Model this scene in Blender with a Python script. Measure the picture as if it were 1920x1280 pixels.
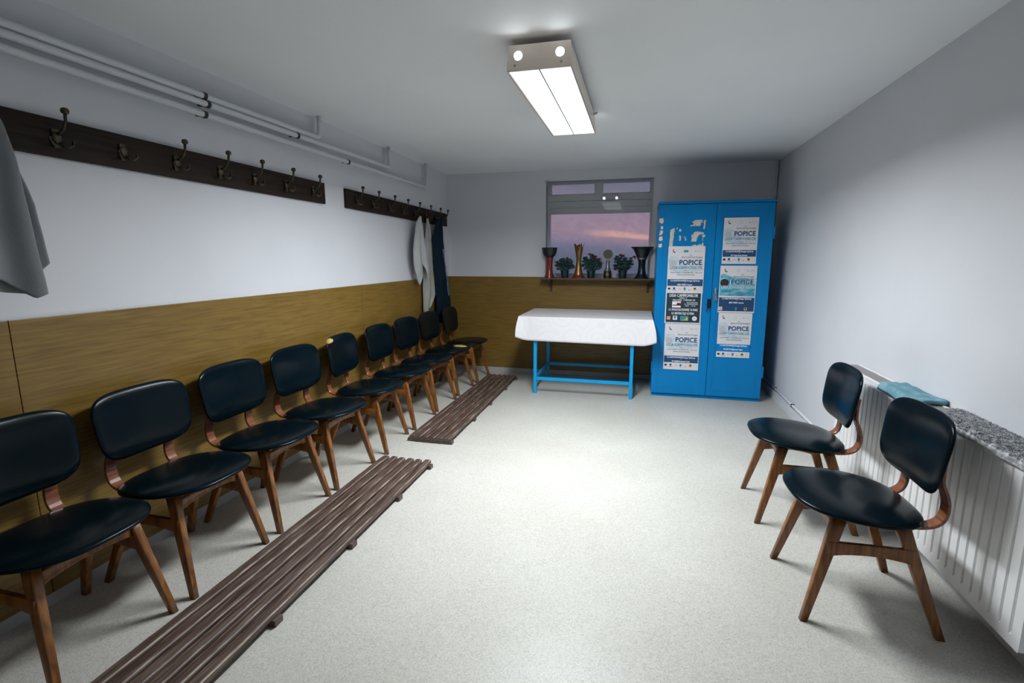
import bpy, bmesh, math, random
from mathutils import Vector, Matrix
from mathutils import noise as mnoise
random.seed(7)
PI = math.pi
for o in list(bpy.data.objects): bpy.data.objects.remove(o)
SC = bpy.context.scene
COL = SC.collection

# ------------------------------------------------------------------ camera
cam_d = bpy.data.cameras.new('camera'); cam = bpy.data.objects.new('camera', cam_d); COL.objects.link(cam)
yaw, pitch, roll = 0.2461, 0.1667, -0.0013
fw = Vector((-math.sin(yaw)*math.cos(pitch), math.cos(yaw)*math.cos(pitch), -math.sin(pitch)))
rt = Vector((math.cos(yaw), math.sin(yaw), 0)); up = rt.cross(fw)
r2 = rt*math.cos(roll) + up*math.sin(roll); u2 = up*math.cos(roll) - rt*math.sin(roll)
mw = Matrix((r2, u2, -fw)).transposed().to_4x4(); mw.translation = Vector((0, 0, 1.38))
cam.matrix_world = mw
cam_d.sensor_width = 36; cam_d.lens = 36*939.33/1920; cam_d.clip_start = 0.02
SC.camera = cam
# ------------------------------------------------------------------ view, world, light levels
SC.view_settings.view_transform = 'Standard'; SC.view_settings.look = 'None'
SC.view_settings.gamma = 1; SC.view_settings.use_curve_mapping = False
SC.view_settings.exposure = 0.0
LAMP = 1.25        # glow of the diffuser sheets
LAMP_W = 83.0    # watts thrown down by the prismatic diffusers

W = bpy.data.worlds.new('dusk'); SC.world = W; W.use_nodes = True
nt = W.node_tree; nt.nodes.clear()
N = nt.nodes.new; LK = nt.links.new
tc = N('ShaderNodeTexCoord'); sep = N('ShaderNodeSeparateXYZ'); LK(tc.outputs['Generated'], sep.inputs[0])
nz = N('ShaderNodeTexNoise'); nz.inputs['Scale'].default_value = 9; nz.inputs['Detail'].default_value = 5
mp = N('ShaderNodeMapping'); mp.inputs['Scale'].default_value = (1, 1, 5); LK(tc.outputs['Generated'], mp.inputs[0]); LK(mp.outputs[0], nz.inputs['Vector'])
tilt = N('ShaderNodeMath'); tilt.operation = 'MULTIPLY_ADD'; LK(sep.outputs[0], tilt.inputs[0]); tilt.inputs[1].default_value = 0.085; LK(sep.outputs[2], tilt.inputs[2])
nn = N('ShaderNodeMath'); nn.operation = 'MULTIPLY_ADD'; LK(nz.outputs[0], nn.inputs[0]); nn.inputs[1].default_value = 0.02; LK(tilt.outputs[0], nn.inputs[2])
cr = N('ShaderNodeValToRGB'); LK(nn.outputs[0], cr.inputs[0])
el = cr.color_ramp.elements
el[0].position = 0.0; el[0].color = (.12, .13, .20, 1)
el[1].position = 0.35; el[1].color = (.10, .11, .20, 1)
for p, c in ((.022, (.17, .17, .27, 1)), (.043, (.36, .24, .31, 1)), (.0485, (.85, .46, .38, 1)), (.054, (.40, .26, .33, 1)), (.085, (.34, .24, .34, 1)), (.13, (.16, .15, .22, 1))):
    e = el.new(p); e.color = c
# the afterglow streak fades out towards the left
cr2 = N('ShaderNodeValToRGB'); LK(nn.outputs[0], cr2.inputs[0])
e2 = cr2.color_ramp.elements; e2[0].position = 0; e2[0].color = (.12, .13, .20, 1); e2[1].position = .35; e2[1].color = (.10, .11, .20, 1)
for p, c in ((.022, (.17, .17, .27, 1)), (.045, (.34, .24, .33, 1)), (.085, (.34, .24, .34, 1)), (.13, (.16, .15, .22, 1))):
    e = e2.new(p); e.color = c
fa = N('ShaderNodeMapRange'); fa.inputs[1].default_value = -.115; fa.inputs[2].default_value = -.05; LK(sep.outputs[0], fa.inputs[0])
mxw = N('ShaderNodeMix'); mxw.data_type = 'RGBA'; LK(fa.outputs[0], mxw.inputs[0]); LK(cr2.outputs[0], mxw.inputs[6]); LK(cr.outputs[0], mxw.inputs[7])
bg = N('ShaderNodeBackground'); bg.inputs[1].default_value = 1.35
wo = N('ShaderNodeOutputWorld'); LK(mxw.outputs[2], bg.inputs[0]); LK(bg.outputs[0], wo.inputs[0])

# ------------------------------------------------------------------ materials
def mat(name, col, rough=.5, metal=0., spec=.5, bump=None, vary=None, emit=None, estr=0., alpha=None, trans=None, coat=0., stretch=(1, 1, 1), sheen=0.):
    m = bpy.data.materials.new(name); m.use_nodes = True; n = m.node_tree.nodes; l = m.node_tree.links
    b = n['Principled BSDF']
    b.inputs['Base Color'].default_value = (*col, 1); b.inputs['Roughness'].default_value = rough
    b.inputs['Metallic'].default_value = metal; b.inputs['Specular IOR Level'].default_value = spec
    b.inputs['Coat Weight'].default_value = coat; b.inputs['Sheen Weight'].default_value = sheen
    if emit: b.inputs['Emission Color'].default_value = (*emit, 1); b.inputs['Emission Strength'].default_value = estr
    if trans: b.inputs['Transmission Weight'].default_value = trans
    t = n.new('ShaderNodeTexCoord'); mp = n.new('ShaderNodeMapping'); mp.inputs['Scale'].default_value = stretch
    l.new(t.outputs['Object'], mp.inputs[0])
    if vary:   # (scale, colour2, lo, hi, detail)
        z = n.new('ShaderNodeTexNoise'); z.inputs['Scale'].default_value = vary[0]; z.inputs['Detail'].default_value = vary[4] if len(vary) > 4 else 4
        l.new(mp.outputs[0], z.inputs['Vector'])
        r = n.new('ShaderNodeValToRGB'); r.color_ramp.elements[0].position = vary[2]; r.color_ramp.elements[1].position = vary[3]
        r.color_ramp.elements[0].color = (*col, 1); r.color_ramp.elements[1].color = (*vary[1], 1)
        l.new(z.outputs[0], r.inputs[0]); l.new(r.outputs[0], b.inputs['Base Color'])
    if bump:   # (scale, strength, distance)
        z = n.new('ShaderNodeTexNoise'); z.inputs['Scale'].default_value = bump[0]; z.inputs['Detail'].default_value = 4
        l.new(mp.outputs[0], z.inputs['Vector'])
        p = n.new('ShaderNodeBump'); p.inputs['Strength'].default_value = bump[1]; p.inputs['Distance'].default_value = bump[2]
        l.new(z.outputs[0], p.inputs['Height']); l.new(p.outputs[0], b.inputs['Normal'])
    return m

def speckle_floor():
    m = mat('speckled_linoleum', (.60, .585, .53), .42, spec=.45)
    n = m.node_tree.nodes; l = m.node_tree.links; b = n['Principled BSDF']; t = n.new('ShaderNodeTexCoord')
    v = n.new('ShaderNodeTexVoronoi'); v.inputs['Scale'].default_value = 230; l.new(t.outputs['Object'], v.inputs['Vector'])
    r = n.new('ShaderNodeValToRGB'); e = r.color_ramp.elements
    e[0].position = 0; e[0].color = (.42, .41, .375, 1); e[1].position = 1; e[1].color = (.61, .60, .56, 1)
    k = e.new(.35); k.color = (.52, .51, .47, 1); k = e.new(.75); k.color = (.56, .55, .51, 1)
    sp = n.new('ShaderNodeSeparateColor'); l.new(v.outputs['Color'], sp.inputs[0]); l.new(sp.outputs[0], r.inputs[0])
    z = n.new('ShaderNodeTexNoise'); z.inputs['Scale'].default_value = 1.3; z.inputs['Detail'].default_value = 6; l.new(t.outputs['Object'], z.inputs['Vector'])
    rr = n.new('ShaderNodeValToRGB'); rr.color_ramp.elements[0].color = (.88, .88, .86, 1); rr.color_ramp.elements[0].position = .3; rr.color_ramp.elements[1].position = .65
    l.new(z.outputs[0], rr.inputs[0])
    mx = n.new('ShaderNodeMix'); mx.data_type = 'RGBA'; mx.blend_type = 'MULTIPLY'; mx.inputs[0].default_value = 1
    l.new(r.outputs[0], mx.inputs[6]); l.new(rr.outputs[0], mx.inputs[7]); l.new(mx.outputs[2], b.inputs['Base Color'])
    return m

def wood(name, c1, c2, c3, axis, rough=.45, fine=60, spec=.5, coat=0.):
    m = mat(name, c1, rough, spec=spec, coat=coat); n = m.node_tree.nodes; l = m.node_tree.links; b = n['Principled BSDF']
    t = n.new('ShaderNodeTexCoord'); mp = n.new('ShaderNodeMapping'); s = [fine]*3; s[axis] = fine*.045; mp.inputs['Scale'].default_value = s
    l.new(t.outputs['Object'], mp.inputs[0])
    z = n.new('ShaderNodeTexNoise'); z.inputs['Scale'].default_value = 1; z.inputs['Detail'].default_value = 5; z.inputs['Distortion'].default_value = .6; l.new(mp.outputs[0], z.inputs['Vector'])
    r = n.new('ShaderNodeValToRGB'); e = r.color_ramp.elements; e[0].position = .3; e[0].color = (*c1, 1); e[1].position = .72; e[1].color = (*c3, 1); k = e.new(.5); k.color = (*c2, 1)
    l.new(z.outputs[0], r.inputs[0]); l.new(r.outputs[0], b.inputs['Base Color'])
    p = n.new('ShaderNodeBump'); p.inputs['Strength'].default_value = .15; p.inputs['Distance'].default_value = .002; l.new(z.outputs[0], p.inputs['Height']); l.new(p.outputs[0], b.inputs['Normal'])
    return m

M = {}
M['wall'] = mat('painted_plaster', (.66, .67, .71), .75, spec=.25, bump=(14, .12, .01), vary=(1.7, (.63, .64, .68), .35, .7))
M['ceil'] = mat('ceiling_paint', (.86, .885, .91), .7, spec=.3, bump=(9, .1, .01), vary=(1.2, (.82, .85, .875), .35, .7))
M['floor'] = speckle_floor()
M['panel_y'] = wood('oak_laminate_left', (.140, .076, .013), (.190, .112, .021), (.235, .145, .031), 1, .38, 100)
M['panel_x'] = wood('oak_laminate_back', (.140, .076, .013), (.190, .112, .021), (.235, .145, .031), 0, .38, 100)
M['base'] = mat('baseboard_paint', (.42, .42, .42), .5)
M['basew'] = mat('white_baseboard', (.72, .73, .76), .4)
M['vinyl'] = mat('black_vinyl', (.001, .0055, .0088), .22, spec=.13, bump=(260, .06, .001))
M['foam'] = mat('exposed_foam', (.62, .46, .17), .9, bump=(90, .6, .004), vary=(40, (.45, .30, .10), .4, .7))
M['legwood'] = wood('varnished_beech', (.105, .032, .006), (.20, .072, .013), (.31, .125, .026), 2, .38, 55, coat=.2)
M['bracket'] = wood('reddish_plywood', (.12, .035, .014), (.20, .065, .026), (.27, .10, .04), 1, .3, 70, coat=.3)
M['rack'] = wood('worn_brown_paint', (.030, .016, .012), (.085, .052, .043), (.17, .125, .10), 1, .42, 110)
M['rackworn'] = mat('worn_bare_wood_edge', (.07, .045, .035), .5, vary=(26, (.32, .26, .20), .42, .66), stretch=(1, .35, 1))
M['rackdark'] = mat('dark_batten_wood', (.03, .02, .017), .6)
M['coatboard'] = wood('dark_stained_board', (.010, .006, .004), (.019, .011, .007), (.030, .018, .011), 1, .6, 50, spec=.2)
M['bronze'] = mat('aged_bronze', (.075, .06, .04), .42, metal=.8)
M['bluepaint'] = mat('blue_gloss_paint', (.001, .22, .55), .33, spec=.2, bump=(22, .08, .004), vary=(5, (.001, .19, .49), .3, .75), stretch=(1, 1, .35))
M['tableblue'] = mat('bright_blue_enamel', (.001, .33, .72), .3, spec=.3)
M['cloth'] = None
M['paper'] = mat('poster_paper', (.70, .69, .72), .55)
M['ppale'] = mat('poster_pale_print', (.60, .67, .72), .55, vary=(14, (.25, .52, .64), .42, .72), stretch=(1, 1, 2.2))
M['pteal'] = mat('poster_teal_print', (.01, .30, .46), .5, vary=(16, (.30, .62, .70), .42, .72), stretch=(.7, 1, 2.6))
M['pnavy'] = mat('poster_navy_ink', (.004, .05, .15), .5)
M['pblue'] = mat('poster_blue_ink', (.002, .062, .17), .5)
M['pdark'] = mat('poster_dark_ink', (.008, .03, .05), .5)
M['pblack'] = mat('poster_black_ink', (.02, .02, .025), .5)
M['pgrey'] = mat('poster_grey_ink', (.14, .16, .21), .5)
M['plgrey'] = mat('poster_light_grey_ink', (.50, .50, .54), .5)
M['pred'] = mat('poster_red_ink', (.45, .03, .03), .5)
M['ppink'] = mat('poster_orange_ink', (.70, .33, .25), .5)
M['pyel'] = mat('poster_yellow_ink', (.62, .44, .03), .5)
M['ptl'] = mat('poster_teal_ink', (.02, .26, .36), .5)
M['pwhite'] = mat('poster_white_ink', (.78, .79, .82), .5)
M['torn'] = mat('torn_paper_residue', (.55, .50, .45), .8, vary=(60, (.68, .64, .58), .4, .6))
M['glintwarm'] = mat('painted_warm_glint', (.75, .42, .25), .6, vary=(60, (.82, .72, .62), .4, .6))  # sunlight reflected in the gloss paint, put into the colour
M['chrome'] = mat('polished_sheet_steel', (.74, .65, .57), .30, metal=.75)
M['diffuser'] = mat('lamp_diffuser', (.9, .9, .9), .4, emit=(.90, .97, 1.0), estr=LAMP)
M['tube'] = mat('lamp_tube', (.9, .9, .9), .4, emit=(.95, .98, 1.0), estr=45)
M['winframe'] = mat('window_frame_paint', (.80, .81, .83), .5)
M['pipe'] = mat('pipe_white_paint', (.62, .65, .68), .4)
M['clamp'] = mat('pipe_clamp_metal', (.05, .04, .035), .5, metal=.6)
M['radiator'] = mat('radiator_enamel', (.80, .80, .81), .28)
M['grille'] = mat('radiator_grille', (.42, .40, .40), .5)
M['greytowel'] = mat('grey_terry', (.19, .20, .21), .95, spec=.1, bump=(300, .5, .003), sheen=.3)
M['whitetowel'] = mat('white_terry', (.47, .48, .48), .95, spec=.1, bump=(240, .5, .003), vary=(6, (.40, .41, .41), .4, .7))
M['creamtowel'] = mat('cream_cotton', (.40, .40, .36), .95, spec=.1, bump=(220, .5, .003), vary=(6, (.34, .34, .31), .4, .7))
M['navycloth'] = mat('dark_blue_cotton', (.002, .014, .028), .85, spec=.2, bump=(120, .3, .003))
M['printcloth'] = mat('blue_white_print', (.01, .14, .26), .8, vary=(22, (.45, .30, .42), .48, .6), stretch=(1, 1, .6))
M['turq'] = mat('turquoise_terry', (.13, .27, .33), .95, spec=.1, bump=(260, .5, .003), vary=(18, (.20, .36, .42), .4, .6))
M['shag'] = mat('grey_shaggy_pile', (.24, .25, .27), .9, spec=.15, vary=(45, (.58, .58, .59), .4, .68, 2))
M['shelfwood'] = wood('dark_shelf_wood', (.045, .020, .013), (.07, .032, .02), (.10, .05, .03), 0, .5, 40)
M['redwood'] = mat('red_brown_lacquer', (.16, .022, .012), .25)
M['olive'] = mat('dark_olive_enamel', (.05, .055, .03), .5)
M['gold'] = mat('dull_brass', (.24, .14, .05), .36, metal=.7)
M['darkmetal'] = mat('dark_blue_metal', (.018, .028, .035), .3, metal=.6)
M['blackbowl'] = mat('black_bowl_lacquer', (.012, .014, .014), .35)
M['silver'] = mat('tarnished_silver', (.22, .26, .22), .35, metal=.7)
M['leaf'] = mat('plant_leaf', (.022, .075, .062), .6, vary=(30, (.05, .12, .12), .4, .6))
M['flower'] = mat('red_petals', (.22, .022, .02), .6)
M['pinkflower'] = mat('dusty_pink_petals', (.12, .055, .06), .6)
M['pot'] = mat('dark_teal_pot', (.008, .028, .03), .35)
M['steel'] = mat('key_steel', (.50, .48, .42), .35, metal=.8)
M['brass'] = mat('key_brass', (.42, .28, .10), .35, metal=.7)
M['lockdark'] = mat('dark_lock_metal', (.02, .02, .025), .4, metal=.5)
M['black'] = mat('black_edge', (.01, .01, .01), .6)
M['valve'] = mat('beige_valve_cap', (.55, .42, .32), .5)
g = bpy.data.materials.new('window_glass'); g.use_nodes = True; n = g.node_tree.nodes; l = g.node_tree.links; n.clear()
go = n.new('ShaderNodeOutputMaterial'); mix = n.new('ShaderNodeMixShader'); tr = n.new('ShaderNodeBsdfTransparent'); gl = n.new('ShaderNodeBsdfGlossy'); fr = n.new('ShaderNodeFresnel')
fr.inputs[0].default_value = 1.5; gl.inputs['Roughness'].default_value = .02; tr.inputs[0].default_value = (.93, .94, .94, 1)
l.new(fr.outputs[0], mix.inputs[0]); l.new(tr.outputs[0], mix.inputs[1]); l.new(gl.outputs[0], mix.inputs[2]); l.new(mix.outputs[0], go.inputs[0])
M['glass'] = g
def cloth_mat():   # white oilcloth with pale grey scrolls
    m = mat('white_patterned_oilcloth', (.80, .79, .82), .35); n = m.node_tree.nodes; l = m.node_tree.links; b = n['Principled BSDF']
    t = n.new('ShaderNodeTexCoord'); v = n.new('ShaderNodeTexVoronoi'); v.feature = 'F1'; v.inputs['Scale'].default_value = 4.2; v.inputs['Randomness'].default_value = .8
    l.new(t.outputs['Object'], v.inputs['Vector'])
    s = n.new('ShaderNodeMath'); s.operation = 'MULTIPLY'; s.inputs[1].default_value = 30; l.new(v.outputs['Distance'], s.inputs[0])
    q = n.new('ShaderNodeMath'); q.operation = 'SINE'; l.new(s.outputs[0], q.inputs[0])
    r = n.new('ShaderNodeValToRGB'); r.color_ramp.elements[0].position = .55; r.color_ramp.elements[0].color = (.82, .81, .84, 1); r.color_ramp.elements[1].position = 1; r.color_ramp.elements[1].color = (.785, .775, .805, 1)
    l.new(q.outputs[0], r.inputs[0]); l.new(r.outputs[0], b.inputs['Base Color'])
    return m
M['cloth'] = cloth_mat()

# ------------------------------------------------------------------ helpers
def obj(name, bm, m, parent=None, smooth=False, loc=None):
    me = bpy.data.meshes.new(name)
    bmesh.ops.recalc_face_normals(bm, faces=bm.faces[:])
    bm.to_mesh(me); bm.free()
    for mm in (m if isinstance(m, (list, tuple)) else [m]): me.materials.append(mm)
    if smooth:
        for p in me.polygons: p.use_smooth = True
    o = bpy.data.objects.new(name, me); COL.objects.link(o)
    if parent: o.parent = parent
    if loc: o.location = loc
    return o
def autosmooth(o, ang=40):
    me = o.data
    for p in me.polygons: p.use_smooth = True
    bm = bmesh.new(); bm.from_mesh(me)
    for e in bm.edges:
        if len(e.link_faces) == 2 and e.calc_face_angle(0) > math.radians(ang): e.smooth = False
    bm.to_mesh(me); bm.free(); return o
def thing(name, label, cat, loc=(0, 0, 0), rz=0, group=None):
    o = bpy.data.objects.new(name, None); COL.objects.link(o); o.location = loc; o.rotation_euler = (0, 0, rz); o.empty_display_size = .05
    return tag(o, label, cat, group)
def tag(o, label, cat, group=None):
    o['label'] = label; o['category'] = cat
    if group: o['group'] = group
    return o
def struct(name, bm, m, label=None, smooth=False):
    o = obj(name, bm, m, smooth=smooth); o['kind'] = 'structure'
    if label: o['label'] = label
    return o
def box(bm, x0, x1, y0, y1, z0, z1, bev=0, mi=0):
    vs = [bm.verts.new(p) for p in ((x0, y0, z0), (x1, y0, z0), (x1, y1, z0), (x0, y1, z0), (x0, y0, z1), (x1, y0, z1), (x1, y1, z1), (x0, y1, z1))]
    fs = [bm.faces.new([vs[i] for i in q]) for q in ((0, 3, 2, 1), (4, 5, 6, 7), (0, 1, 5, 4), (1, 2, 6, 5), (2, 3, 7, 6), (3, 0, 4, 7))]
    for f in fs: f.material_index = mi
    if bev:
        es = list({e for f in fs for e in f.edges})
        r = bmesh.ops.bevel(bm, geom=es, offset=bev, segments=2, affect='EDGES', profile=.6)
        for f in r['faces']: f.material_index = mi
    return vs
def B(x0, x1, y0, y1, z0, z1, bev=0):
    bm = bmesh.new(); box(bm, x0, x1, y0, y1, z0, z1, bev); return bm
def loft(bm, rings, cap=True, closed=True, mi=0):
    vr = [[bm.verts.new(p) for p in r] for r in rings]; n = len(vr[0])
    for a, b in zip(vr, vr[1:]):
        for i in range(n if closed else n-1):
            f = bm.faces.new((a[i], a[(i+1) % n], b[(i+1) % n], b[i])); f.material_index = mi
    if cap:
        bm.faces.new(vr[0][::-1]).material_index = mi; bm.faces.new(vr[-1]).material_index = mi
    return vr
def tube(bm, pts, r, seg=10, mi=0, cap=True):
    pts = [Vector(p) for p in pts]; rr = r if isinstance(r, (list, tuple)) else [r]*len(pts); rings = []
    ref = None
    for i, p in enumerate(pts):
        d = (pts[min(i+1, len(pts)-1)] - pts[max(i-1, 0)]).normalized()
        if ref is None: ref = d.orthogonal().normalized()
        a = (ref - d*ref.dot(d)).normalized(); ref = a; b = d.cross(a)
        rings.append([p + (a*math.cos(t)+b*math.sin(t))*rr[i] for t in [2*PI*k/seg for k in range(seg)]])
    loft(bm, rings, cap, mi=mi)
def lathe(bm, prof, c=(0, 0, 0), seg=28, mi=0, rot=None):
    rings = []
    for r, z in prof: rings.append([Vector(c)+Vector((r*math.cos(t), r*math.sin(t), z)) for t in [2*PI*k/seg for k in range(seg)]])
    loft(bm, rings, True, mi=mi)
def disc(bm, cx, cz, r, y, seg=20, mi=0, sx=1, th=.0006):
    f = bm.faces.new([bm.verts.new((cx+r*sx*math.cos(t), y, cz+r*math.sin(t))) for t in [2*PI*k/seg for k in range(seg)]]); f.material_index = mi
def quad(bm, x0, x1, z0, z1, y, mi=0):
    f = bm.faces.new([bm.verts.new(p) for p in ((x0, y, z0), (x1, y, z0), (x1, y, z1), (x0, y, z1))]); f.material_index = mi
def poly(bm, pts, y, mi=0):
    f = bm.faces.new([bm.verts.new((p[0], y, p[1])) for p in pts]); f.material_index = mi
def pad(bm, outline, th_top, th_bot, fn, rings=10, p=2.6):
    """cushion: outline list of (a,b), fn(a,b,h)->Vector; domed top and bottom meeting in a rounded rim"""
    n = len(outline); tt = [math.sin(k/rings*PI/2)**.8 for k in range(1, rings+1)]
    def h(t): return max(0, 1-t**p)**(1/p)
    c1 = bm.verts.new(fn(0, 0, th_top)); top = []
    for t in tt: top.append([bm.verts.new(fn(a*t, b*t, th_top*h(t))) for a, b in outline])
    bot = []
    for t in tt[:-1][::-1]: bot.append([bm.verts.new(fn(a*t, b*t, -th_bot*h(t))) for a, b in outline])
    c2 = bm.verts.new(fn(0, 0, -th_bot))
    allr = top+bot
    for i in range(n): bm.faces.new((c1, top[0][i], top[0][(i+1) % n]))
    for A, C in zip(allr, allr[1:]):
        for i in range(n): bm.faces.new((A[i], C[i], C[(i+1) % n], A[(i+1) % n]))
    for i in range(n): bm.faces.new((c2, allr[-1][(i+1) % n], allr[-1][i]))
def supere(a1, a2, b, n, cnt=48):
    out = []
    for k in range(cnt):
        t = 2*PI*k/cnt; c, s = math.cos(t), math.sin(t)
        out.append(((a1 if c > 0 else a2)*math.copysign(abs(c)**(2/n), c), b*math.copysign(abs(s)**(2/n), s)))
    return out
def text_into(bm, body, x, z, size, y, mi=0, width=None, off=0., align='CENTER', spacing=1., res=2, shear=0.):
    cu = bpy.data.curves.new('t', 'FONT'); cu.body = body; cu.size = size; cu.align_x = align; cu.resolution_u = res; cu.space_character = spacing; cu.shear = shear
    o = bpy.data.objects.new('t', cu); COL.objects.link(o)
    dg = bpy.context.evaluated_depsgraph_get(); me = bpy.data.meshes.new_from_object(o.evaluated_get(dg))
    if len(me.vertices):
        xs = [v.co.x for v in me.vertices]; w = max(xs)-min(xs); c = (max(xs)+min(xs))/2; k = (width/w) if width else 1
        tb = bmesh.new(); tb.from_mesh(me)
        ofs = [(0, 0)] if off <= 0 else [(0, 0), (-off, 0), (off, 0), (0, -off), (0, off)]
        for n_, (ox, oz) in enumerate(ofs):
            vm = {}
            for v in tb.verts:
                px = (v.co.x-c)*k+x if align == 'CENTER' else v.co.x*k+x
                vm[v] = bm.verts.new((px+ox, y-n_*.00002, v.co.y+z+oz))
            for f in tb.faces:
                try: bm.faces.new([vm[v] for v in f.verts]).material_index = mi
                except ValueError: pass
        tb.free()
    bpy.data.objects.remove(o); bpy.data.curves.remove(cu); bpy.data.meshes.remove(me)
def copy_tree(root):
    r = root.copy(); COL.objects.link(r)
    for ch in list(root.children):
        c = ch.copy(); COL.objects.link(c); c.parent = r
        for g in list(ch.children):
            d = g.copy(); COL.objects.link(d); d.parent = c
    return r

# ------------------------------------------------------------------ room shell
XL, XR, YB, YF, ZC = -2.2525, 1.3405, 5.8128, -1.6, 2.3446
struct('floor', B(XL-.2, XR+.2, YF-.2, YB+.2, -.1, 0), M['floor'], 'pale speckled linoleum floor')
struct('ceiling', B(XL-.2, XR+.2, YF-.2, YB+.4, ZC, ZC+.12), M['ceil'], 'grey white painted ceiling')
struct('wall_left', B(XL-.2, XL, YF-.2, YB+.2, 0, ZC), M['wall'], 'white painted wall above the wood panelling')
struct('wall_right', B(XR, XR+.2, YF-.2, YB+.2, 0, ZC), M['wall'], 'bare white painted wall behind the radiator')
struct('wall_front', B(XL, XR, YF-.2, YF, 0, ZC), M['wall'])
WX0, WX1, WZ0, WZ1 = -1.07, .13, 1.15, 2.235
bm = bmesh.new()
box(bm, XL, WX0, YB, YB+.3, 0, ZC); box(bm, WX1, XR, YB, YB+.3, 0, ZC); box(bm, WX0, WX1, YB, YB+.3, 0, WZ0); box(bm, WX0, WX1, YB, YB+.3, WZ1, ZC)
struct('wall_back', bm, M['wall'], 'white painted end wall with the window')
# wood panelling
PZ = 1.152
def panel_left(name, y0, y1):
    struct(name, B(XL, XL+.014, y0, y1, .05, PZ, .0015), M['panel_y'], 'oak laminate wall panel along the left wall')
panel_left('trim_1', YF, 1.3185); panel_left('trim_2', 1.3215, 3.7585); panel_left('trim_3', 3.7615, YB)
struct('trim_4', B(XL+.014, .30, YB-.014, YB, .05, PZ, .0015), M['panel_x'], 'oak laminate wall panel under the window')
struct('trim_5', B(.303, XR, YB-.014, YB, .05, PZ, .0015), M['panel_x'], 'oak laminate wall panel behind the blue cabinet')
struct('baseboard_left', B(XL, XL+.012, YF, YB, 0, .049), M['base'])
struct('baseboard_back', B(XL+.012, XR, YB-.012, YB, 0, .049), M['base'])
struct('baseboard_right', B(XR-.016, XR, YF, YB, 0, .088, .002), M['basew'], 'white baseboard under the right wall')
# corner conduit above the cabinet
bm = bmesh.new(); tube(bm, [(XR-.016, YB-.018, 0.1), (XR-.016, YB-.018, ZC)], .011)
tag(obj('corner_pipe', bm, M['pipe'], smooth=True), 'thin pale pipe rising in the corner above the blue cabinet', 'pipe')
# low pipe on the right wall
bm = bmesh.new(); tube(bm, [(XR-.014, 3.45, .118), (XR-.014, YB-.03, .118)], .011)
lowp = tag(obj('low_pipe', bm, M['basew'], smooth=True), 'thin white pipe running just above the right baseboard', 'pipe')
for yy in (4.62, 5.2):
    obj('clip', B(XR-.027, XR-.001, yy-.006, yy+.006, .103, .133, .002), M['clamp'], lowp)

# ------------------------------------------------------------------ window
w = bmesh.new()
wy = 5.985
def wb(x0, x1, z0, z1, y0=wy, y1=wy+.05, bev=.004): box(w, x0, x1, y0, y1, z0, z1, bev)
wb(WX0, WX0+.035, WZ0, WZ1); wb(WX1-.035, WX1, WZ0, WZ1)
wb(WX0, WX1, WZ1-.018, WZ1, wy-.001, wy+.049); wb(WX0, WX1, WZ0, WZ0+.04, wy-.001, wy+.049)
wb(WX0, WX1, 2.02, 2.085, wy-.002, wy+.048); wb(-.515, -.445, 2.08, WZ1-.018)
wb(WX0, WX1, 1.945, 2.016, wy-.006, wy+.05)
wb(WX0+.03, WX1-.03, 1.875, 1.945, wy+.014, wy+.06)
fo = obj('window_1', w, M['winframe']); fo['kind'] = 'structure'; fo['label'] = 'painted wooden window with two small top lights'
for q, (a, b) in enumerate(((WX0+.035, -.515), (-.445, WX1-.035))):
    s = bmesh.new()
    box(s, a, b, wy-.008, wy+.02, 2.085, 2.098, .002); box(s, a, b, wy-.008, wy+.02, 2.205, 2.217, .002); box(s, a, a+.014, wy-.008, wy+.02, 2.098, 2.205, .002); box(s, b-.014, b, wy-.008, wy+.02, 2.098, 2.205, .002)
    obj('top_sash', s, M['winframe'], fo)
obj('pane', B(WX0+.035, -.515, wy+.03, wy+.034, 2.085, 2.217), M['glass'], fo)
obj('pane', B(-.445, WX1-.035, wy+.03, wy+.034, 2.085, 2.217), M['glass'], fo)
# lower sheet of crumpled plastic over the lower light
def film_mat():
    m = bpy.data.materials.new('dusty_clear_film'); m.use_nodes = True; n = m.node_tree.nodes; l = m.node_tree.links; n.clear()
    o = n.new('ShaderNodeOutputMaterial'); mx = n.new('ShaderNodeMixShader'); t = n.new('ShaderNodeBsdfTransparent'); d = n.new('ShaderNodeBsdfDiffuse'); d.inputs[0].default_value = (.55, .50, .58, 1)
    z = n.new('ShaderNodeTexNoise'); z.inputs['Scale'].default_value = 7; z.inputs['Detail'].default_value = 6; z.inputs['Distortion'].default_value = 1.5
    tc = n.new('ShaderNodeTexCoord'); l.new(tc.outputs['Object'], z.inputs['Vector'])
    r = n.new('ShaderNodeMapRange'); r.inputs[1].default_value = .3; r.inputs[2].default_value = .7; r.inputs[3].default_value = .20; r.inputs[4].default_value = .36
    l.new(z.outputs[0], r.inputs[0]); l.new(r.outputs[0], mx.inputs[0]); l.new(t.outputs[0], mx.inputs[1]); l.new(d.outputs[0], mx.inputs[2]); l.new(mx.outputs[0], o.inputs[0])
    return m
f = bmesh.new(); nx, nzz = 40, 30; gr = []
for i in range(nx+1):
    col_ = []
    for j in range(nzz+1):
        x = WX0+.03+(WX1-WX0-.06)*i/nx; z = WZ0+.03+(1.88-WZ0-.03)*j/nzz
        col_.append(f.verts.new((x, wy+.05+.012*mnoise.noise(Vector((x*7, z*7, 3))), z)))
    gr.append(col_)
for i in range(nx):
    for j in range(nzz): f.faces.new((gr[i][j], gr[i+1][j], gr[i+1][j+1], gr[i][j+1]))
obj('plastic_film', f, film_mat(), fo, smooth=True)
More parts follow.
